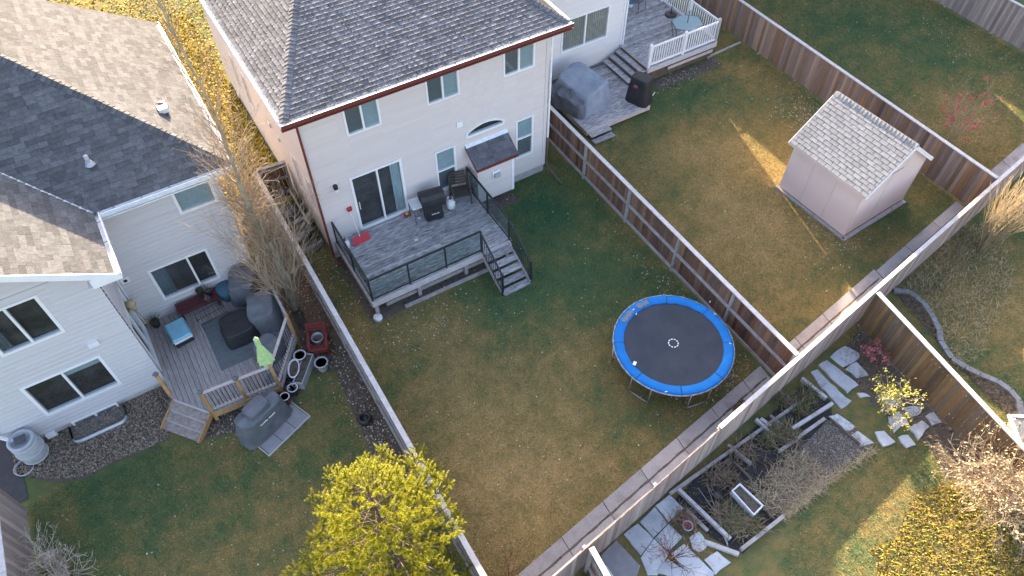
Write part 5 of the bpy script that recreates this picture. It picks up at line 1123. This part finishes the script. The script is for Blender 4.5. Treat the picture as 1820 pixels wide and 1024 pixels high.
def ringbox(mb, q, t_, z0, z1):
    c = sum(q, Vector()) / 4; inn = [c + (p - c) * (1 - t_) for p in q]
    inn = [p + (c - p).normalized() * 0 for p in inn]
    L1 = (q[1] - q[0]).length; L2 = (q[2] - q[1]).length; e1 = (q[1] - q[0]).normalized() * .035; e2 = (q[2] - q[1]).normalized() * .035
    inn = [q[0] + e1 + e2, q[1] - e1 + e2, q[2] - e1 - e2, q[3] + e1 - e2]
    vs = [(p.x, p.y, z) for z in (z0, z1) for p in q] + [(p.x, p.y, z) for z in (z0, z1) for p in inn]
    mb.add(vs, [(k, (k + 1) % 4, 4 + (k + 1) % 4, 4 + k) for k in range(4)] + [(8 + (k + 1) % 4, 8 + k, 12 + k, 12 + (k + 1) % 4) for k in range(4)] + [(4 + k, 4 + (k + 1) % 4, 12 + (k + 1) % 4, 12 + k) for k in range(4)]); return inn
m = MB(); inn = ringbox(m, cs_, .2, .02, .24); m.build('body', 'white_paint', pl_); MB().add([(p.x, p.y, .17) for p in inn], [(0, 1, 2, 3)]).build('soil', 'soil', pl_)
q = G(*D_((105, 800))[0]); t = pot((q.x, q.y, 0), .13, .24, 'galvanised', 'small grey bucket pot by the slab patio'); stalks('stems', t, (q.x, q.y, .2), 24, .25, .2, 'leaf_pink', 61)
for a, b, lb in (((245, 655), .10, 'dark nursery pot tipped on the black lining by the rear fence'), ((300, 500), .11, 'dark nursery pot under the dry stalks beside the rear fence')):
    q = G(*D_(a)[0]); pot((q.x, q.y, 0), b, .2, 'pot_dark', lb, 'nursery_pot')
wp = G(1060, 1015, .3); t = thing('storage_box', 'white box lid at the bottom edge behind the fence corner', 'box', (wp.x, wp.y, 0)); MB().bx(wp.x - .5, wp.x + .25, wp.y - .45, wp.y - .05, 0, .3).build('body', 'grey_plastic', t); MB().bx(wp.x - .53, wp.x + .28, wp.y - .48, wp.y - .02, .301, .33).build('lid', 'white_plastic', t)
# curved block edging beyond the dark fence
be = kind(MB().add([(0, 0, -.02), (.01, 0, -.02), (0, .01, -.02)], [(0, 1, 2)]).build('block_edging', 'soil'), 'structure')
cur = [G(*v) for v in A_((470, 250), (560, 262), (640, 325), (690, 400), (728, 480), (735, 540), (800, 640), (880, 690), (960, 730), (1060, 770), (1130, 820), (1180, 880), (1190, 960))]
for p, r_ in zip(cur, cur[1:]):
    n_ = max(1, round((r_ - p).length / .3))
    for i in range(n_):
        a, b = p.lerp(r_, i / n_), p.lerp(r_, (i + 1) / n_); beam('edging_block', 'retain_block', be, (a.x, a.y, .05), (b.x - (b.x - a.x) * .04, b.y - (b.y - a.y) * .04, .05), .17, .11)
q = G(1818, 775, 0); t = thing('trellis_frame', 'white-edged frame lying by the end of the dark fence', 'frame', (q.x, q.y, 0)); T = loc((q.x, q.y, .25), -.6)
for x0_, x1_, y0_, y1_ in ((-.4, .4, -.5, -.42), (-.4, .4, .42, .5), (-.4, -.32, -.42, .42), (.32, .4, -.42, .42)): MB().bx(x0_, x1_, y0_, y1_, 0, .06, 0, T).build('frame_bar', 'vinyl_white', t)
MB().bx(-.32, .32, -.42, .42, .01, .03, 0, T).build('panel', 'cover_grey', t); MB().bx(-.3, .3, -.4, .4, -.25, .0, 0, T).build('base', 'fence_rail', t)

# ------------------------------------------------------------------ plants
def tubes_np(segs, n, name, mat, parent):
    """segs: list of (p, q, r0, r1) -> one mesh of open n-sided tubes"""
    P = np.array([s[0] for s in segs], float); Q = np.array([s[1] for s in segs], float); r0 = np.array([s[2] for s in segs]); r1 = np.array([s[3] for s in segs])
    d = Q - P; d /= np.linalg.norm(d, axis=1, keepdims=True) + 1e-9
    h = np.where(np.abs(d[:, 2:3]) < .9, np.array([[0, 0, 1.]]), np.array([[1., 0, 0]])); a = np.cross(d, h); a /= np.linalg.norm(a, axis=1, keepdims=True); b = np.cross(d, a)
    V = np.zeros((len(segs), 2 * n, 3))
    for k in range(n):
        o = a * math.cos(k * 2 * math.pi / n) + b * math.sin(k * 2 * math.pi / n); V[:, k] = P + o * r0[:, None]; V[:, n + k] = Q + o * r1[:, None]
    F = np.array([(k, (k + 1) % n, n + (k + 1) % n, n + k) for k in range(n)]); F = (F[None] + (np.arange(len(segs)) * 2 * n)[:, None, None]).reshape(-1, 4)
    return np_mesh(name, V.reshape(-1, 3), F, mat, parent, True)
def grow(segs, p, d, L, r, depth, rr, spread, up, kids, wig=.12, minr=.003, tips=None, nseg=None):
    n = nseg or max(2, int(L / .22)); q = Vector(p); d = Vector(d).normalized(); s = L / n
    for i in range(n):
        d = (d + Vector((rr.gauss(0, wig), rr.gauss(0, wig), rr.gauss(0, wig * .6) + up))).normalized(); q2 = q + d * s; a, b = r * (1 - .75 * i / n), r * (1 - .75 * (i + 1) / n)
        segs.append((tuple(q), tuple(q2), max(minr, a), max(minr * .8, b)))
        if depth > 0 and (i > 0 or nseg):
            for _ in range(kids if rr.random() < .8 else kids - 1):
                ax = d.orthogonal().normalized(); ax.rotate(Matrix.Rotation(rr.uniform(0, 6.28), 3, d)); nd = (d * (1 - spread) + ax * spread).normalized()
                grow(segs, q2, nd, L * rr.uniform(.32, .52) * (1 - .35 * i / n), max(minr, b * .55), depth - 1, rr, spread, up, kids, wig, minr, tips)
        q = q2
    if tips is not None: tips.append((tuple(q), tuple(d)))
def leaf_np(name, P, size, mat, parent=None, flat_=.5, seed=1, stuff=False):
    r = np.random.default_rng(seed); P = np.asarray(P, float); n = len(P); s = size * r.uniform(.6, 1.3, n); a = r.uniform(0, 6.28, n); tx, ty = r.normal(0, flat_, n), r.normal(0, flat_, n)
    ux = np.stack([np.cos(a), np.sin(a), tx], 1); uy = np.stack([-np.sin(a), np.cos(a), ty], 1)
    V = np.stack([P - ux * s[:, None] * .5, P - uy * s[:, None] * .35, P + ux * s[:, None] * .5, P + uy * s[:, None] * .35], 1)
    F = np.arange(n * 4).reshape(n, 4); o = np_mesh(name, V.reshape(-1, 3), F, mat, parent)
    if stuff: kind(o, 'stuff')
    return o
# tall narrow bare tree between left deck and fence
rr = random.Random(5); base = Vector((1.36, 15.6, 0)); bt = thing('bare_tree', 'tall narrow leafless tree with pale trunk between the deck and the fence', 'tree', base)
trunk = []; q = base.copy(); n = 24; Ht = 11.2
for i in range(n):
    q2 = base + Vector((.06 * math.sin(i * .5) - .012 * i, .10 * math.sin(i * .33), Ht * (i + 1) / n)); f0, f1 = 1 - i / n, 1 - (i + 1) / n; trunk.append((tuple(q), tuple(q2), .018 + .13 * f0 ** 1.7, .018 + .13 * f1 ** 1.7)); q = q2
tubes_np(trunk, 10, 'trunk', 'bark_pale', bt)
segs = []; big = []
for i, (p, q_, r0, r1) in enumerate(trunk[1:]):
    for k in range(6 if 3 < i < 16 else 4):
        a = rr.uniform(0, 6.28); o = rr.uniform(.34, .62); L_ = rr.uniform(1.3, 2.3) * (1 - .025 * i)
        grow(segs, Vector(p).lerp(Vector(q_), rr.random()), (math.cos(a) * o, math.sin(a) * o, 1), L_, max(.013, r0 * .36), 2, rr, .42, .09, 2, .12, .0042)
for (dx, dy) in ((-.35, .1), (.3, .25), (.25, -.4), (-.25, -.35)): grow(segs, base + Vector((dx * .3, dy * .3, 0)), (dx, dy, 2.2), 4.2, .045, 2, rr, .35, .05, 2, .06, .0036)
tubes_np(segs, 3, 'branches', 'twig', bt)
# pine
rr = random.Random(8); pb = Vector((.62, 6.55, 0)); pn = thing('pine_tree', 'sunlit yellow-green pine growing against the grey capped fence', 'tree', pb); PH = 5.1
segs = []; q = pb.copy()
for i in range(12): q2 = pb + Vector((.02 * math.sin(i), .03 * math.cos(i * 1.3) - .03, PH * (i + 1) / 12)); trunk_r = .085 * (1 - i / 12) + .012; segs.append((tuple(q), tuple(q2), trunk_r, .085 * (1 - (i + 1) / 12) + .012)); q = q2
tubes_np(segs, 8, 'trunk', 'bark_dark', pn)
segs = []; shoots = []
def shoot(p, d, L): shoots.append((tuple(p), tuple(Vector(p) + Vector(d).normalized() * L)))
z = .5
while z < PH - .12:
    f = 1 - z / PH; nb = 7 if z < 4 else 5; L0 = .30 + 2.0 * min(1, f * 1.25) ** .8; a0 = rr.uniform(0, 6.28)
    for k in range(nb):
        a = a0 + k * 6.283 / nb + rr.uniform(-.25, .25); L_ = L0 * rr.uniform(.7, 1.08); up = .18 + .55 * (1 - f) + rr.uniform(-.08, .08); p = pb + Vector((0, 0, z + rr.uniform(-.08, .08))); d = Vector((math.cos(a), math.sin(a), up)).normalized(); n = max(2, int(L_ / .24)); q = p
        for i in range(n):
            d = (d + Vector((rr.gauss(0, .05), rr.gauss(0, .05), .035))).normalized(); q2 = q + d * (L_ / n); r_ = .022 * (L_ / 2) * (1 - i / n) + .004; segs.append((tuple(q), tuple(q2), r_, r_ * .85))
            if i >= 1:
                side = d.cross(Vector((0, 0, 1))).normalized()
                for sg in (-1, 1):
                    if rr.random() < .92:
                        ll = L_ * rr.uniform(.16, .34) * (1.15 - i / n) + .06; dd = (d * .8 + side * sg * rr.uniform(.6, 1.0) + Vector((0, 0, rr.uniform(.0, .4)))).normalized(); qe = q2 + dd * ll; segs.append((tuple(q2), tuple(qe), .005, .003)); shoot(q2 + dd * ll * .35, dd, ll * .65 + .07)
                        if ll > .18:
                            for s2 in (-1, 1): e = (dd + side.cross(dd) * .2 + dd.cross(Vector((0, 0, 1))).normalized() * s2 * .8 + Vector((0, 0, .2))).normalized(); shoot(q2 + dd * ll * .6, e, .15 + rr.uniform(0, .06))
            q = q2
        shoot(q - d * .1, d, .26)
        for s2 in (-1, 1): shoot(q, (d + d.cross(Vector((0, 0, 1))).normalized() * s2 * .7 + Vector((0, 0, .2))), .17)
    z += rr.uniform(.28, .36) if z < 3.6 else .19
shoot(pb + Vector((0, 0, PH - .3)), (0, 0, 1), .4)
for k in range(5): shoot(pb + Vector((0, 0, PH - .15)), (math.cos(k * 1.26), math.sin(k * 1.26), .9), .24)
tubes_np(segs, 4, 'branches', 'bark_dark', pn)
def needles(shoots, per, length, width, name, mat, parent, seed):
    r = np.random.default_rng(seed); P = np.array([s[0] for s in shoots]); Q = np.array([s[1] for s in shoots]); n = len(P); D = Q - P; L = np.linalg.norm(D, axis=1, keepdims=True); D /= L
    h = np.where(np.abs(D[:, 2:3]) < .9, np.array([[0, 0, 1.]]), np.array([[1., 0, 0]])); A = np.cross(D, h); A /= np.linalg.norm(A, axis=1, keepdims=True); B = np.cross(D, A)
    t = r.uniform(0, 1, (n, per, 1)); a = r.uniform(0, 6.283, (n, per, 1)); R_ = A[:, None] * np.cos(a) + B[:, None] * np.sin(a); W = -A[:, None] * np.sin(a) + B[:, None] * np.cos(a)
    o = P[:, None] + D[:, None] * L[:, None] * t; ln = length * r.uniform(.75, 1.2, (n, per, 1)) * (1 - .35 * t); tip = o + (R_ * .8 + D[:, None] * .75) * ln
    V = np.stack([o - W * width, o + W * width, tip], 2).reshape(-1, 3); return np_mesh(name, V, np.arange(len(V)).reshape(-1, 3), mat, parent)
needles(shoots, 84, .066, .0056, 'crown', 'needles', pn, 3)
print('shoots', len(shoots))
def shrub(name, label, c, n, h, sp, r, mat, seed, depth=2, kids=2, spread=.45, up=.04, cat='shrub', wig=.12, leaf=None, leafn=0, leafs=.05, nside=3, minr=.003, berries=None, top=.0):
    rr = random.Random(seed); t = thing(name, label, cat, c); segs = []; tips = []
    for i in range(n):
        a = rr.uniform(0, 6.28); o = rr.uniform(.05, 1) * sp; grow(segs, Vector(c) + Vector((math.cos(a), math.sin(a), 0)) * rr.uniform(0, .12), (math.cos(a) * o, math.sin(a) * o, 1), h * rr.uniform(.65, 1.1), r, depth, rr, spread, up, kids, wig, minr, tips)
    tubes_np(segs, nside, 'branches', mat, t)
    if leaf:
        r2 = np.random.default_rng(seed); T_ = np.array([q[0] for q in tips]); 
        if top: T_ = T_[T_[:, 2] > top]
        P = T_[r2.integers(0, len(T_), leafn)] + r2.normal(0, leafs * .9, (leafn, 3)); leaf_np('foliage', P, leafs, leaf, t, .8, seed)
    return t, tips
c = G(108, 1022, .45); shrub('bare_shrub', 'pale leafless shrub at the bottom left corner of the lawn', (c.x, c.y, 0), 30, 1.35, .75, .014, 'twig_pale', 71, 2, 2, .5, .0, wig=.2, minr=.006)
c = G(1735, 447); shrub('stem_shrub', 'tall straw-coloured bare stems beside the rear fence at the right edge', (c.x + .15, c.y - .05, 0), 44, 3.3, .30, .013, 'straw', 72, 1, 1, .28, .06, wig=.05, minr=.0055, cat='shrub')
c = G(1812, 420); shrub('curly_shrub', 'curly leafless shrub cut by the right edge of the picture', (c.x + .5, c.y + .1, 0), 16, 2.6, .5, .013, 'twig_pale', 73, 2, 1, .4, .03, wig=.14, minr=.005)
c = G(1684, 262); t, tips = shrub('berry_tree', 'small bare tree hung with red berry clusters beyond the long fence', (c.x, c.y, 0), 6, 2.1, .50, .015, 'twig', 74, 2, 2, .45, .04, cat='tree', wig=.1, minr=.0045)
r2 = np.random.default_rng(4); T_ = np.array([q[0] for q in tips if q[0][2] > .7]); ci = T_[r2.choice(len(T_), 58, False)]
P = (ci[:, None] + r2.normal(0, .04, (58, 12, 3))).reshape(-1, 3); kind(leaf_np('berry_clusters', P, .045, 'leaf_red', t, 1., 4), 'stuff')
c = G(1578, 735); shrub('yellow_leaved_shrub', 'low bare shrub with yellow leaves beside the stepping stones', (c.x, c.y, 0), 14, 1.0, .8, .012, 'twig_pale', 75, 2, 2, .45, .02, minr=.005, leaf='leaf_yellowgreen', leafn=620, leafs=.055, top=.5)
c = G(1550, 640); shrub('pink_leaved_shrub', 'small pink-leaved plant in front of the dark fence', (c.x, c.y, 0), 8, .5, .7, .007, 'twig_red', 76, 1, 2, .5, .0, minr=.004, leaf='leaf_pink', leafn=260, leafs=.06)
c = G(1195, 990); shrub('red_twigged_shrub', 'bare red-twigged shrub on the slab patio', (c.x, c.y, 0), 26, .95, .9, .009, 'twig_red', 77, 2, 2, .45, .0, wig=.14, minr=.0048)
c = G(905, 1030); shrub('red_twigged_shrub', 'few reddish bare twigs at the bottom between pine and swale', (c.x, c.y, 0), 9, 1.3, .6, .010, 'twig_red', 78, 1, 2, .4, .03, minr=.005)
c = G(1775, 905); shrub('golden_shrub', 'large tangled golden-tan shrub in the bottom right corner', (c.x, c.y, 0), 80, 1.85, .9, .012, 'twig', 79, 2, 2, .42, .0, wig=.14, minr=.0052, leaf='straw', leafn=2600, leafs=.06)
c = G(1742, 815); t, _ = shrub('dead_stalks', 'grey dead stalks bundled at the foot of the dark fence', (c.x, c.y, 0), 30, 1.1, 1.1, .011, 'dry_brown', 80, 1, 1, .4, -.02, minr=.005, cat='stalks')
c = G(1735, 770); shrub('yellow_plant', 'small yellow plant among the grey dead stalks', (c.x, c.y, 0), 6, .5, .5, .006, 'twig', 81, 1, 1, .4, .02, leaf='leaf_gold', leafn=90, leafs=.07)
def blades(name, P, h, w_, lean, mat, parent=None, seed=1, stuff=True, curl=.5):
    r = np.random.default_rng(seed); P = np.asarray(P, float); n = len(P); a = r.uniform(0, 6.283, n); l = r.uniform(.2, 1., n) * lean; H = h * r.uniform(.5, 1.15, n)
    d = np.stack([np.cos(a) * l, np.sin(a) * l, np.ones(n)], 1); s = np.stack([-np.sin(a), np.cos(a), np.zeros(n)], 1) * w_ * r.uniform(.7, 1.3, (n, 1)) / 2
    m_ = P + d * (H * .6)[:, None]; tip = P + d * (H * np.array(1.))[:, None] + np.stack([np.cos(a), np.sin(a), -np.ones(n) * .5], 1) * (H * curl * r.uniform(0, 1, n))[:, None]; tip[:, 2] = np.maximum(tip[:, 2], .01)
    V = np.stack([P - s, P + s, m_ + s * .8, m_ - s * .8, tip - s * .15, tip + s * .15], 1).reshape(-1, 3); b = np.arange(n)[:, None] * 6; F = np.concatenate([b + np.array([[0, 1, 2, 3]]), b + np.array([[3, 2, 5, 4]])])
    o = np_mesh(name, V, F, mat, parent)
    if stuff: kind(o, 'stuff')
    return o
def scatter(poly, n, seed, z=.02, hole=None):
    r = np.random.default_rng(seed); P = np.array(poly)[:, :2]; lo_, hi = P.min(0), P.max(0); out = []
    while sum(map(len, out)) < n:
        q = r.uniform(lo_, hi, (n * 3, 2)); q = q[inpoly(q, [tuple(p) for p in P])]; out.append(q)
    q = np.concatenate(out)[:n]; return np.c_[q, np.full(n, z)]
def clumps(centres, n, sd, seed):
    r = np.random.default_rng(seed); c = np.array(centres); q = c[r.integers(0, len(c), n)] + r.normal(0, sd, (n, 2)); return np.c_[q, np.full(n, .01)]
straw_poly = px(*D_((390, 600), (470, 560), (540, 470), (620, 430), (700, 470), (770, 560), (640, 690), (520, 740), (440, 680)))
blades('dry_vegetable_stalks', scatter(straw_poly, 750, 5), .17, .012, 1.9, 'straw', seed=5, curl=.9)
blades('dry_grass_edging', np.concatenate([scatter(px((1385, 915), (1440, 868), (1500, 826), (1545, 798), (1556, 806), (1500, 842), (1440, 892), (1392, 930)), 900, 7), scatter(px((1270, 930), (1300, 905), (1345, 930), (1320, 965)), 300, 8)]), .14, .012, 1.3, 'straw', seed=7, curl=.8)
bedc = [tuple(G(*v)[:2]) for v in D_((560, 190), (690, 170), (640, 230), (540, 350), (500, 390), (580, 340), (350, 450), (390, 440), (270, 540), (230, 570), (310, 580), (300, 740), (350, 790), (420, 790), (250, 720), (120, 770), (70, 760), (590, 380))]
blades('withered_vegetables', clumps(bedc, 1500, .13, 9), .30, .016, 1.3, 'dry_brown', seed=9, curl=.8)
blades('yellowing_vegetables', clumps(bedc[:6] + bedc[11:14], 800, .14, 10), .26, .018, 1.3, 'leaf_green', seed=10, curl=.7)
blades('bed_tufts', np.concatenate([scatter(shrub_poly, 1300, 11), scatter(se_bed, 700, 12), scatter(px((1590, 470), (1700, 400), (1760, 430), (1660, 520), (1620, 530)), 900, 13)]), .16, .012, 1.3, 'dry_brown', seed=11)
blades('pale_tufts', scatter(px((1600, 510), (1690, 400), (1780, 400), (1800, 500), (1740, 640), (1700, 660), (1668, 600), (1640, 540)), 2600, 14), .13, .012, 1.4, 'straw', seed=14)
r2 = np.random.default_rng(3)
blades('dead_bed_plants', np.concatenate([scatter(straw_poly, 500, 55), scatter(grav_poly, 420, 56)]), .13, .012, 2., 'dry_brown', seed=55, curl=.9)
leaf_np('mulch_chips', np.concatenate([scatter(px((18, 780), (40, 792), (285, 682), (312, 695), (298, 780), (262, 798), (205, 820), (150, 848), (95, 852), (30, 842)), 6500, 15, .03), scatter([(-2.6, 12.6), (-1.2, 12.25), (.1, 12.4), (1.0, 13.2), (1.0, 14), (-2, 14)], 1500, 17, .03)]), .055, 'mulch', None, .6, 15, True)
leaf_np('gravel_chips', np.concatenate([scatter(grav_poly, 2600, 18, .03), scatter(shrub_poly, 700, 19, .02)]), .045, 'gravel', None, .5, 18, True)
leaf_np('brown_leaf_litter', np.concatenate([scatter([(18.3, FB(18.3) + .06), (23.25, FB(23.25) + .06), (23.25, FB(23.25) + .38), (18.3, FB(18.3) + .46)], 900, 20, .03), scatter(bed_poly, 900, 21, .025), scatter([(10.75, FB(10.75) + .25), (11.3, FB(11.3) + .3), (11.3, FB(11.3) + .55), (10.8, FB(10.8) + .5)], 160, 22, .05), scatter([(1.0, 13.0), (2.1, 12.4), (2.1, 20), (1., 20)], 900, 23, .02), scatter([(1.3, 7.6), (2.1, 7.6), (2.1, 12.4), (1.5, 12.6)], 500, 24, .02)]), .06, 'leaf_brown', None, .5, 20, True)
def uni(x0, x1, y0, y1, n, seed): r = np.random.default_rng(seed); return np.c_[r.uniform(x0, x1, n), r.uniform(y0, y1, n), np.full(n, .035)]
def gau(x, y, sx, sy, n, seed): r = np.random.default_rng(seed); return np.c_[r.normal(x, sx, n), r.normal(y, sy, n), np.full(n, .035)]
pale = [uni(2.4, 12.4, 5.9, 16.6, 230, 1), uni(12.8, 23.2, 7.2, 18, 170, 2), uni(-7, 1.2, 7.5, 12.3, 80, 3), uni(23.7, 32, 8, 20, 130, 4), gau(5., 12.8, 1.1, .5, 130, 5), gau(3.0, 14.6, .35, 1.2, 110, 6), gau(11.5, 6.5, .6, .35, 150, 7), gau(10.6, 6.6, .7, .4, 70, 8), gau(12.1, 10.6, .3, 1.2, 60, 9),
        gau(22.2, 14.2, .5, .8, 240, 10), gau(22.9, 13.2, .25, 1.3, 150, 11), gau(19.2, 18.6, 1., .3, 150, 12), gau(18.3, 9.6, .25, .9, 80, 13), gau(18.2, 8.3, .8, .3, 50, 21), gau(1.7, 10.6, .25, 1.7, 420, 14), gau(1.55, 13.6, .4, .6, 120, 15), gau(31.5, 14, .7, 1.5, 160, 16), gau(-1.2, 12.35, .5, .2, 90, 17), gau(11.9, 9.8, .35, .8, 60, 18), gau(2.6, 17.2, .4, 1, 90, 19), gau(1.7, 16.4, .3, .8, 160, 22)]
P = np.concatenate(pale); P = P[inframe(P)]; ok = np.abs(P[:, 0] - 12.57) > .1; P = P[ok]
leaf_np('fallen_leaves', P[::1], .050, 'leaf_pale', None, .35, 30, True)
leaf_np('golden_leaf_carpet', np.concatenate([uni(1.0, 3.2, 21, 34, 9000, 31), uni(-8, 5., 28.6, 44, 15000, 32), uni(-8, 3.2, 24.5, 28.6, 5000, 37)]), .11, 'leaf_gold', None, .4, 31, True)
gp = uni(9.6, 16, -3.2, 1.35, 11000, 33); gp = gp[(gp[:, 1] < .9 + .25 * np.sin(gp[:, 0] * 2)) & (gp[:, 0] > 10.6 + .6 * np.sin(gp[:, 1] * 1.3))]
leaf_np('golden_fallen_leaves', gp, .05, 'leaf_gold', None, .6, 34, True)
leaf_np('brown_fallen_leaves', gp[::2] + np.array([.03, .04, .012]), .06, 'leaf_brown', None, .7, 35, True)
blades('long_yellow_grass', gp[::2], .10, .010, 1.2, 'leaf_yellowgreen', seed=36)
# ------------------------------------------------------------------ lawn blades
lawns = [[(-7.1, 5.), (2.05, 4.2), (2.05, 7.6), (1.25, 7.7), (1.4, 12.4), (.2, 12.4), (-1.3, 12.1), (-2.4, 12.2), (-3.5, 13.2), (-4.3, 12.95), (-5.2, 12.85), (-6.1, 13.2), (-7.0, 13.0)],
    [(2.25, FB(2.25) + .9), (12.5, FB(12.5) + .9), (12.5, 18.2), (11.6, 18.2), (11.6, 16.8), (9.95, 16.8), (9.95, 15.95), (8.4, 15.95), (8.4, 12.6), (7.2, 12.6), (7.2, 13.65), (3.1, 13.65), (3.1, 18), (2.25, 20.2)],
    [(12.65, FB(12.65) + .86), (18.3, FB(18.3) + .85), (23.35, FB(23.35) + .8), (23.35, 22), (21.6, 22), (21.6, 18.5), (17.9, 18.5), (17., 17.5), (12.65, 17.4)],
    [(23.5, FB(23.5) + .8), (33, FB(33) + .8), (33.2, 19), (27, 23), (23.5, 23)],
    [(8.9, 1.6), (10.3, 2.5), (12.8, 2.55), (13.6, 3.0), (14.8, 2.0), (15.3, .3), (15.3, -3), (7.5, -3), (8, 1.)],
    [(16.4, 1.), (17.2, 3.2), (17.6, 4.6), (18., 5.5), (27, 7.3), (27, -1), (17, -1)]]
allP = []
r = np.random.default_rng(77)
for poly in lawns:
    A = np.array(poly); lo_, hi = A.min(0), A.max(0); n = int(np.prod(hi - lo_) * 1350); q = r.uniform(lo_, hi, (n, 2)); q = q[inpoly(q, poly)]; allP.append(q)
q = np.concatenate(allP); q += r.normal(0, .06, q.shape); q = np.c_[q, np.zeros(len(q))]; q = q[inframe(q, 140)]; n = len(q); print('blades', n)
a = r.uniform(0, 6.283, n); hgt = r.uniform(.018, .05, n); ln = r.uniform(.3, 1.6, n); wd = r.uniform(.004, .009, n)
s = np.stack([-np.sin(a), np.cos(a), np.zeros(n)], 1) * wd[:, None]; tip = q + np.stack([np.cos(a) * hgt * ln, np.sin(a) * hgt * ln, hgt], 1)
V = np.stack([q - s, q + s, tip], 1).reshape(-1, 3); kind(np_mesh('lawn_grass', V, np.arange(len(V)).reshape(-1, 3), 'grass_blade'), 'stuff')
